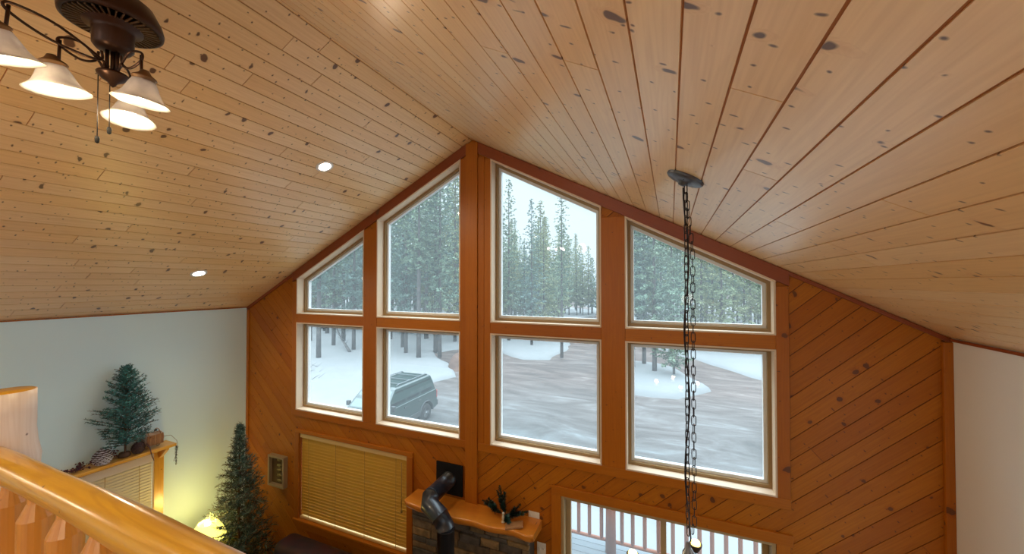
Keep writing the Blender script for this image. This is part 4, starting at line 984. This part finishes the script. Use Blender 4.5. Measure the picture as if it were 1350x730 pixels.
pos=[]
def ok(x,y,dm): return all((x-a)**2+(y-b_)**2>dm*dm for a,b_ in pos)
cnt=0; tries=0
while cnt<270 and tries<20000:
    tries+=1
    q=rnd.uniform(-1.42,.33); Y=rnd.uniform(34,84)*(1 if q>-.9 else .9); X=q*Y
    if -.262<q<-.155 and Y<60: continue                # the drive
    if X>-9 and Y<39 and q<-.1: continue
    dm=2.2 if Y<60 else 1.7
    if not ok(X,Y,1.5 if -.48<q<-.16 else dm): continue
    # the clearing keeps lower trees right of the drive
    k=rnd.choice([0,1,2,3,4,5,0,2,4]); s=rnd.uniform(.85,1.12)
    if -.48<q<-.16:
        if Y<42 or Y>78: continue
        dm=1.5
        top=15.2+ (Y-60)*.10 + 2.2*math.sin(q*70)-max(0,(q+.27)*60); s=top/specs[k][0]*rnd.uniform(.80,1.05)
    elif q>=-.16: s=rnd.uniform(.8,1.0)*(.95 if Y<60 else 1.15)
    pos.append((X,Y)); cnt+=1
    tree(k,X,Y,s,'green pine in the dense snowy woods on the far side of the drive','pines of the far woods')

# ------------------------------------------------------------------ parked SUV
def suv(loc,rz):
    e=empty('parked_suv',loc,rz); tag(e,'dark green boxy four wheel drive parked on the muddy drive by the snow','car')
    def put(b,n,m,p=None,bev=0,sm=False):
        o=b.build(n,m,p or e,inv=False,bevel=bev); return o
    # y = length (front at -2.2), x = width, side profile prism with wheel arches
    def arc(cy,r,n=9): return [(cy+r*math.cos(t),.36+r*math.sin(t)) for t in [PI-PI*i/(n-1) for i in range(n)]]
    low=[(-2.18,.45),(-2.2,.72),(-2.12,1.0),(-1.05,1.12),(-.95,1.14),(2.14,1.14),(2.2,1.05),(2.22,.55),(2.18,.42)]
    bottom=[(1.87,.36)]+arc(1.42,.43)[::-1]+[(.95,.36),(-.95,.36)]+arc(-1.38,.43)[::-1]+[(-1.85,.36)]
    prof=low+[(p[0],p[1]) for p in bottom]
    b=MB(); b.prism(prof,lambda a,c,d:(d,a,c),-.90,.90); put(b,'body',M['carpaint'],bev=.03)
    # cabin
    def ringp(z,y0,y1,w): return [(-w,y0,z),(w,y0,z),(w,y1,z),(-w,y1,z)]
    rings=[ringp(1.13,-1.02,2.14,.86),ringp(1.45,-.68,2.08,.79),ringp(1.72,-.36,2.0,.71),ringp(1.77,-.22,1.92,.66)]
    b=MB(); i0=0
    for r_ in rings: b.v+=r_
    for i in range(3):
        for k in range(4): l=(k+1)%4; b.face([i*4+k,i*4+l,(i+1)*4+l,(i+1)*4+k])
    b.face([12,13,14,15]); put(b,'cabin',M['carpaint'],bev=.02)
    # glass panels a little proud of the cabin
    def side(ya,yb,s,name='side_window'):
        b=MB(); 
        def pt(y,z):
            w=.86+(.71-.86)*(z-1.13)/(1.72-1.13)+.006
            return (s*w,y,z)
        z0,z1=1.20,1.64
        def yf(z): return -1.02+(z-1.13)/(1.72-1.13)*.66+.12
        ya0=max(ya,yf(z0)); ya1=max(ya,yf(z1))
        b.poly([pt(ya0,z0),pt(yb,z0),pt(yb,z1),pt(ya1,z1)]); put(b,name,M['carglass'])
    for s in (-1,1):
        side(-1.2,.12,s); side(.20,1.02,s); side(1.12,1.90,s)
    b=MB(); b.poly([(-.76,-.99,1.17),(.76,-.99,1.17),(.66,-.42,1.68),(-.66,-.42,1.68)]); put(b,'windscreen',M['windshield'])
    b=MB(); b.poly([(-.74,2.135,1.2),(.74,2.135,1.2),(.64,2.03,1.64),(-.64,2.03,1.64)]); put(b,'rear_window',M['carglass'])
    # cladding, bumpers, hood, roof rails
    b=MB()
    for s in (-1,1):
        b.box(min(s*.90,s*.925),max(s*.90,s*.925),-.92,.95,.40,.58)
        for cy in (-1.38,1.42): b.tube([(s*.90,cy+.47*math.cos(t),.36+.47*math.sin(t)) for t in [PI*i/12 for i in range(13)]],.035,6)
    put(b,'cladding',M['cartrim'],bev=.01)
    b=MB(); b.box(-.88,.88,-2.32,-2.15,.40,.66); put(b,'front_bumper',M['cartrim'],bev=.03)
    b=MB(); b.box(-.88,.88,2.18,2.34,.42,.66); put(b,'rear_bumper',M['cartrim'],bev=.03)
    b=MB(); b.poly([(-.76,-2.08,1.02),(.76,-2.08,1.02),(.74,-1.08,1.135),(-.74,-1.08,1.135)]); b.box(-.30,.30,-1.9,-1.2,1.05,1.13); put(b,'bonnet',M['carpaint'],bev=.02)
    b=MB()
    for k in range(7): b.box(-.42+k*.13,-.36+k*.13,-2.235,-2.19,.72,.96)
    put(b,'grille',M['carsilver'])
    for s in (-1,1):
        b=MB(); b.lathe([(.001,.03),(.10,.02),(.11,0)],M=Matrix.Translation((s*.68,-2.19,.84))@Matrix.Rotation(PI/2,4,'X'),n=16); put(b,'headlight',M['carsilver'])
        b=MB(); b.box(min(s*.76,s*.9),max(s*.76,s*.9),2.16,2.24,.78,1.08); put(b,'tail_light',M['tail'],bev=.01)
        b=MB(); b.tube([(s*.60,-.12,1.80),(s*.60,.0,1.83),(s*.60,1.75,1.83),(s*.60,1.88,1.79)],.02,6); put(b,'roof_rail',M['carsilver'])
        b=MB(); b.box(min(s*.92,s*1.08),max(s*.92,s*1.08),-.86,-.76,1.12,1.30); put(b,'wing_mirror',M['cartrim'],bev=.02)
        for cy in (.05,.95): b=MB(); b.box(min(s*.9,s*.93),max(s*.9,s*.93),cy-.10,cy+.05,.98,1.02); put(b,'door_handle',M['cartrim'],bev=.005)
        for cy in (-1.38,1.42):
            w=MB(); MM=Matrix.Translation((s*.80,cy,.36))@Matrix.Rotation(PI/2,4,'Y')
            w.lathe([(.20,-.10),(.33,-.10),(.36,-.07),(.36,.07),(.33,.10),(.20,.10)],M=MM,n=28); wh=put(w,'wheel',M['tyre'])
            w=MB(); w.lathe([(.05,.085*s),(.19,.06*s),(.215,.095*s),(.205,.10*s)],M=MM,n=24)
            for k in range(5):
                t=2*PI*k/5; w.beam((s*.885,cy,.36),(s*.885,cy+.20*math.cos(t),.36+.20*math.sin(t)),.05,.02,up=(1,0,0))
            w.ball((s*.885,cy,.36),.05,n=10); o=w.build('rim',M['wheel'],wh,inv=False)
    b=MB()
    for y in (.1,.75,1.4): b.beam((-.60,y,1.825),(.60,y,1.825),.04,.02)
    put(b,'roof_rack',M['carsilver'])
    return e
suv((-10.05,11.55,GZ),math.radians(2))

# ------------------------------------------------------------------ light and camera
SKY=1.0
w=bpy.data.worlds.new('overcast_sky'); bpy.context.scene.world=w; w.use_nodes=True; t=w.node_tree; bg=t.nodes['Background']
tc=t.nodes.new('ShaderNodeTexCoord'); sp_=t.nodes.new('ShaderNodeSeparateXYZ'); t.links.new(tc.outputs['Generated'],sp_.inputs[0])
# overcast sky: pale at the horizon, several times brighter overhead
r=t.nodes.new('ShaderNodeValToRGB'); e_=r.color_ramp.elements; K=.2
e_[0].position=.0; e_[0].color=(.50*K,.60*K,.66*K,1); e_[1].position=1.0; e_[1].color=(3.5*K,4.2*K,4.8*K,1)
for p_,c_ in ((.30,(.52,.62,.68)),(.46,(1.6,1.9,2.1))): q_=e_.new(p_); q_.color=(c_[0]*K,c_[1]*K,c_[2]*K,1)
t.links.new(sp_.outputs[2],r.inputs[0]); t.links.new(r.outputs[0],bg.inputs[0]); bg.inputs[1].default_value=SKY/K
cam=bpy.data.cameras.new('camera'); co=bpy.data.objects.new('camera',cam); C.objects.link(co)
cam.sensor_fit='HORIZONTAL'; cam.sensor_width=36; cam.lens=500.57*36/1350; cam.clip_start=.02; cam.clip_end=600
co.location=(0,0,EYE); co.rotation_euler=(PI/2+math.radians(.847),0,math.radians(22.655))
sc=bpy.context.scene; sc.camera=co
sc.view_settings.view_transform='Standard'; sc.view_settings.look='None'; sc.view_settings.gamma=1; sc.view_settings.use_curve_mapping=False
sc.view_settings.exposure=.85
sc.cycles.max_bounces=10; sc.cycles.diffuse_bounces=6; sc.cycles.transparent_max_bounces=12; sc.cycles.sample_clamp_indirect=4; sc.cycles.use_denoising=True
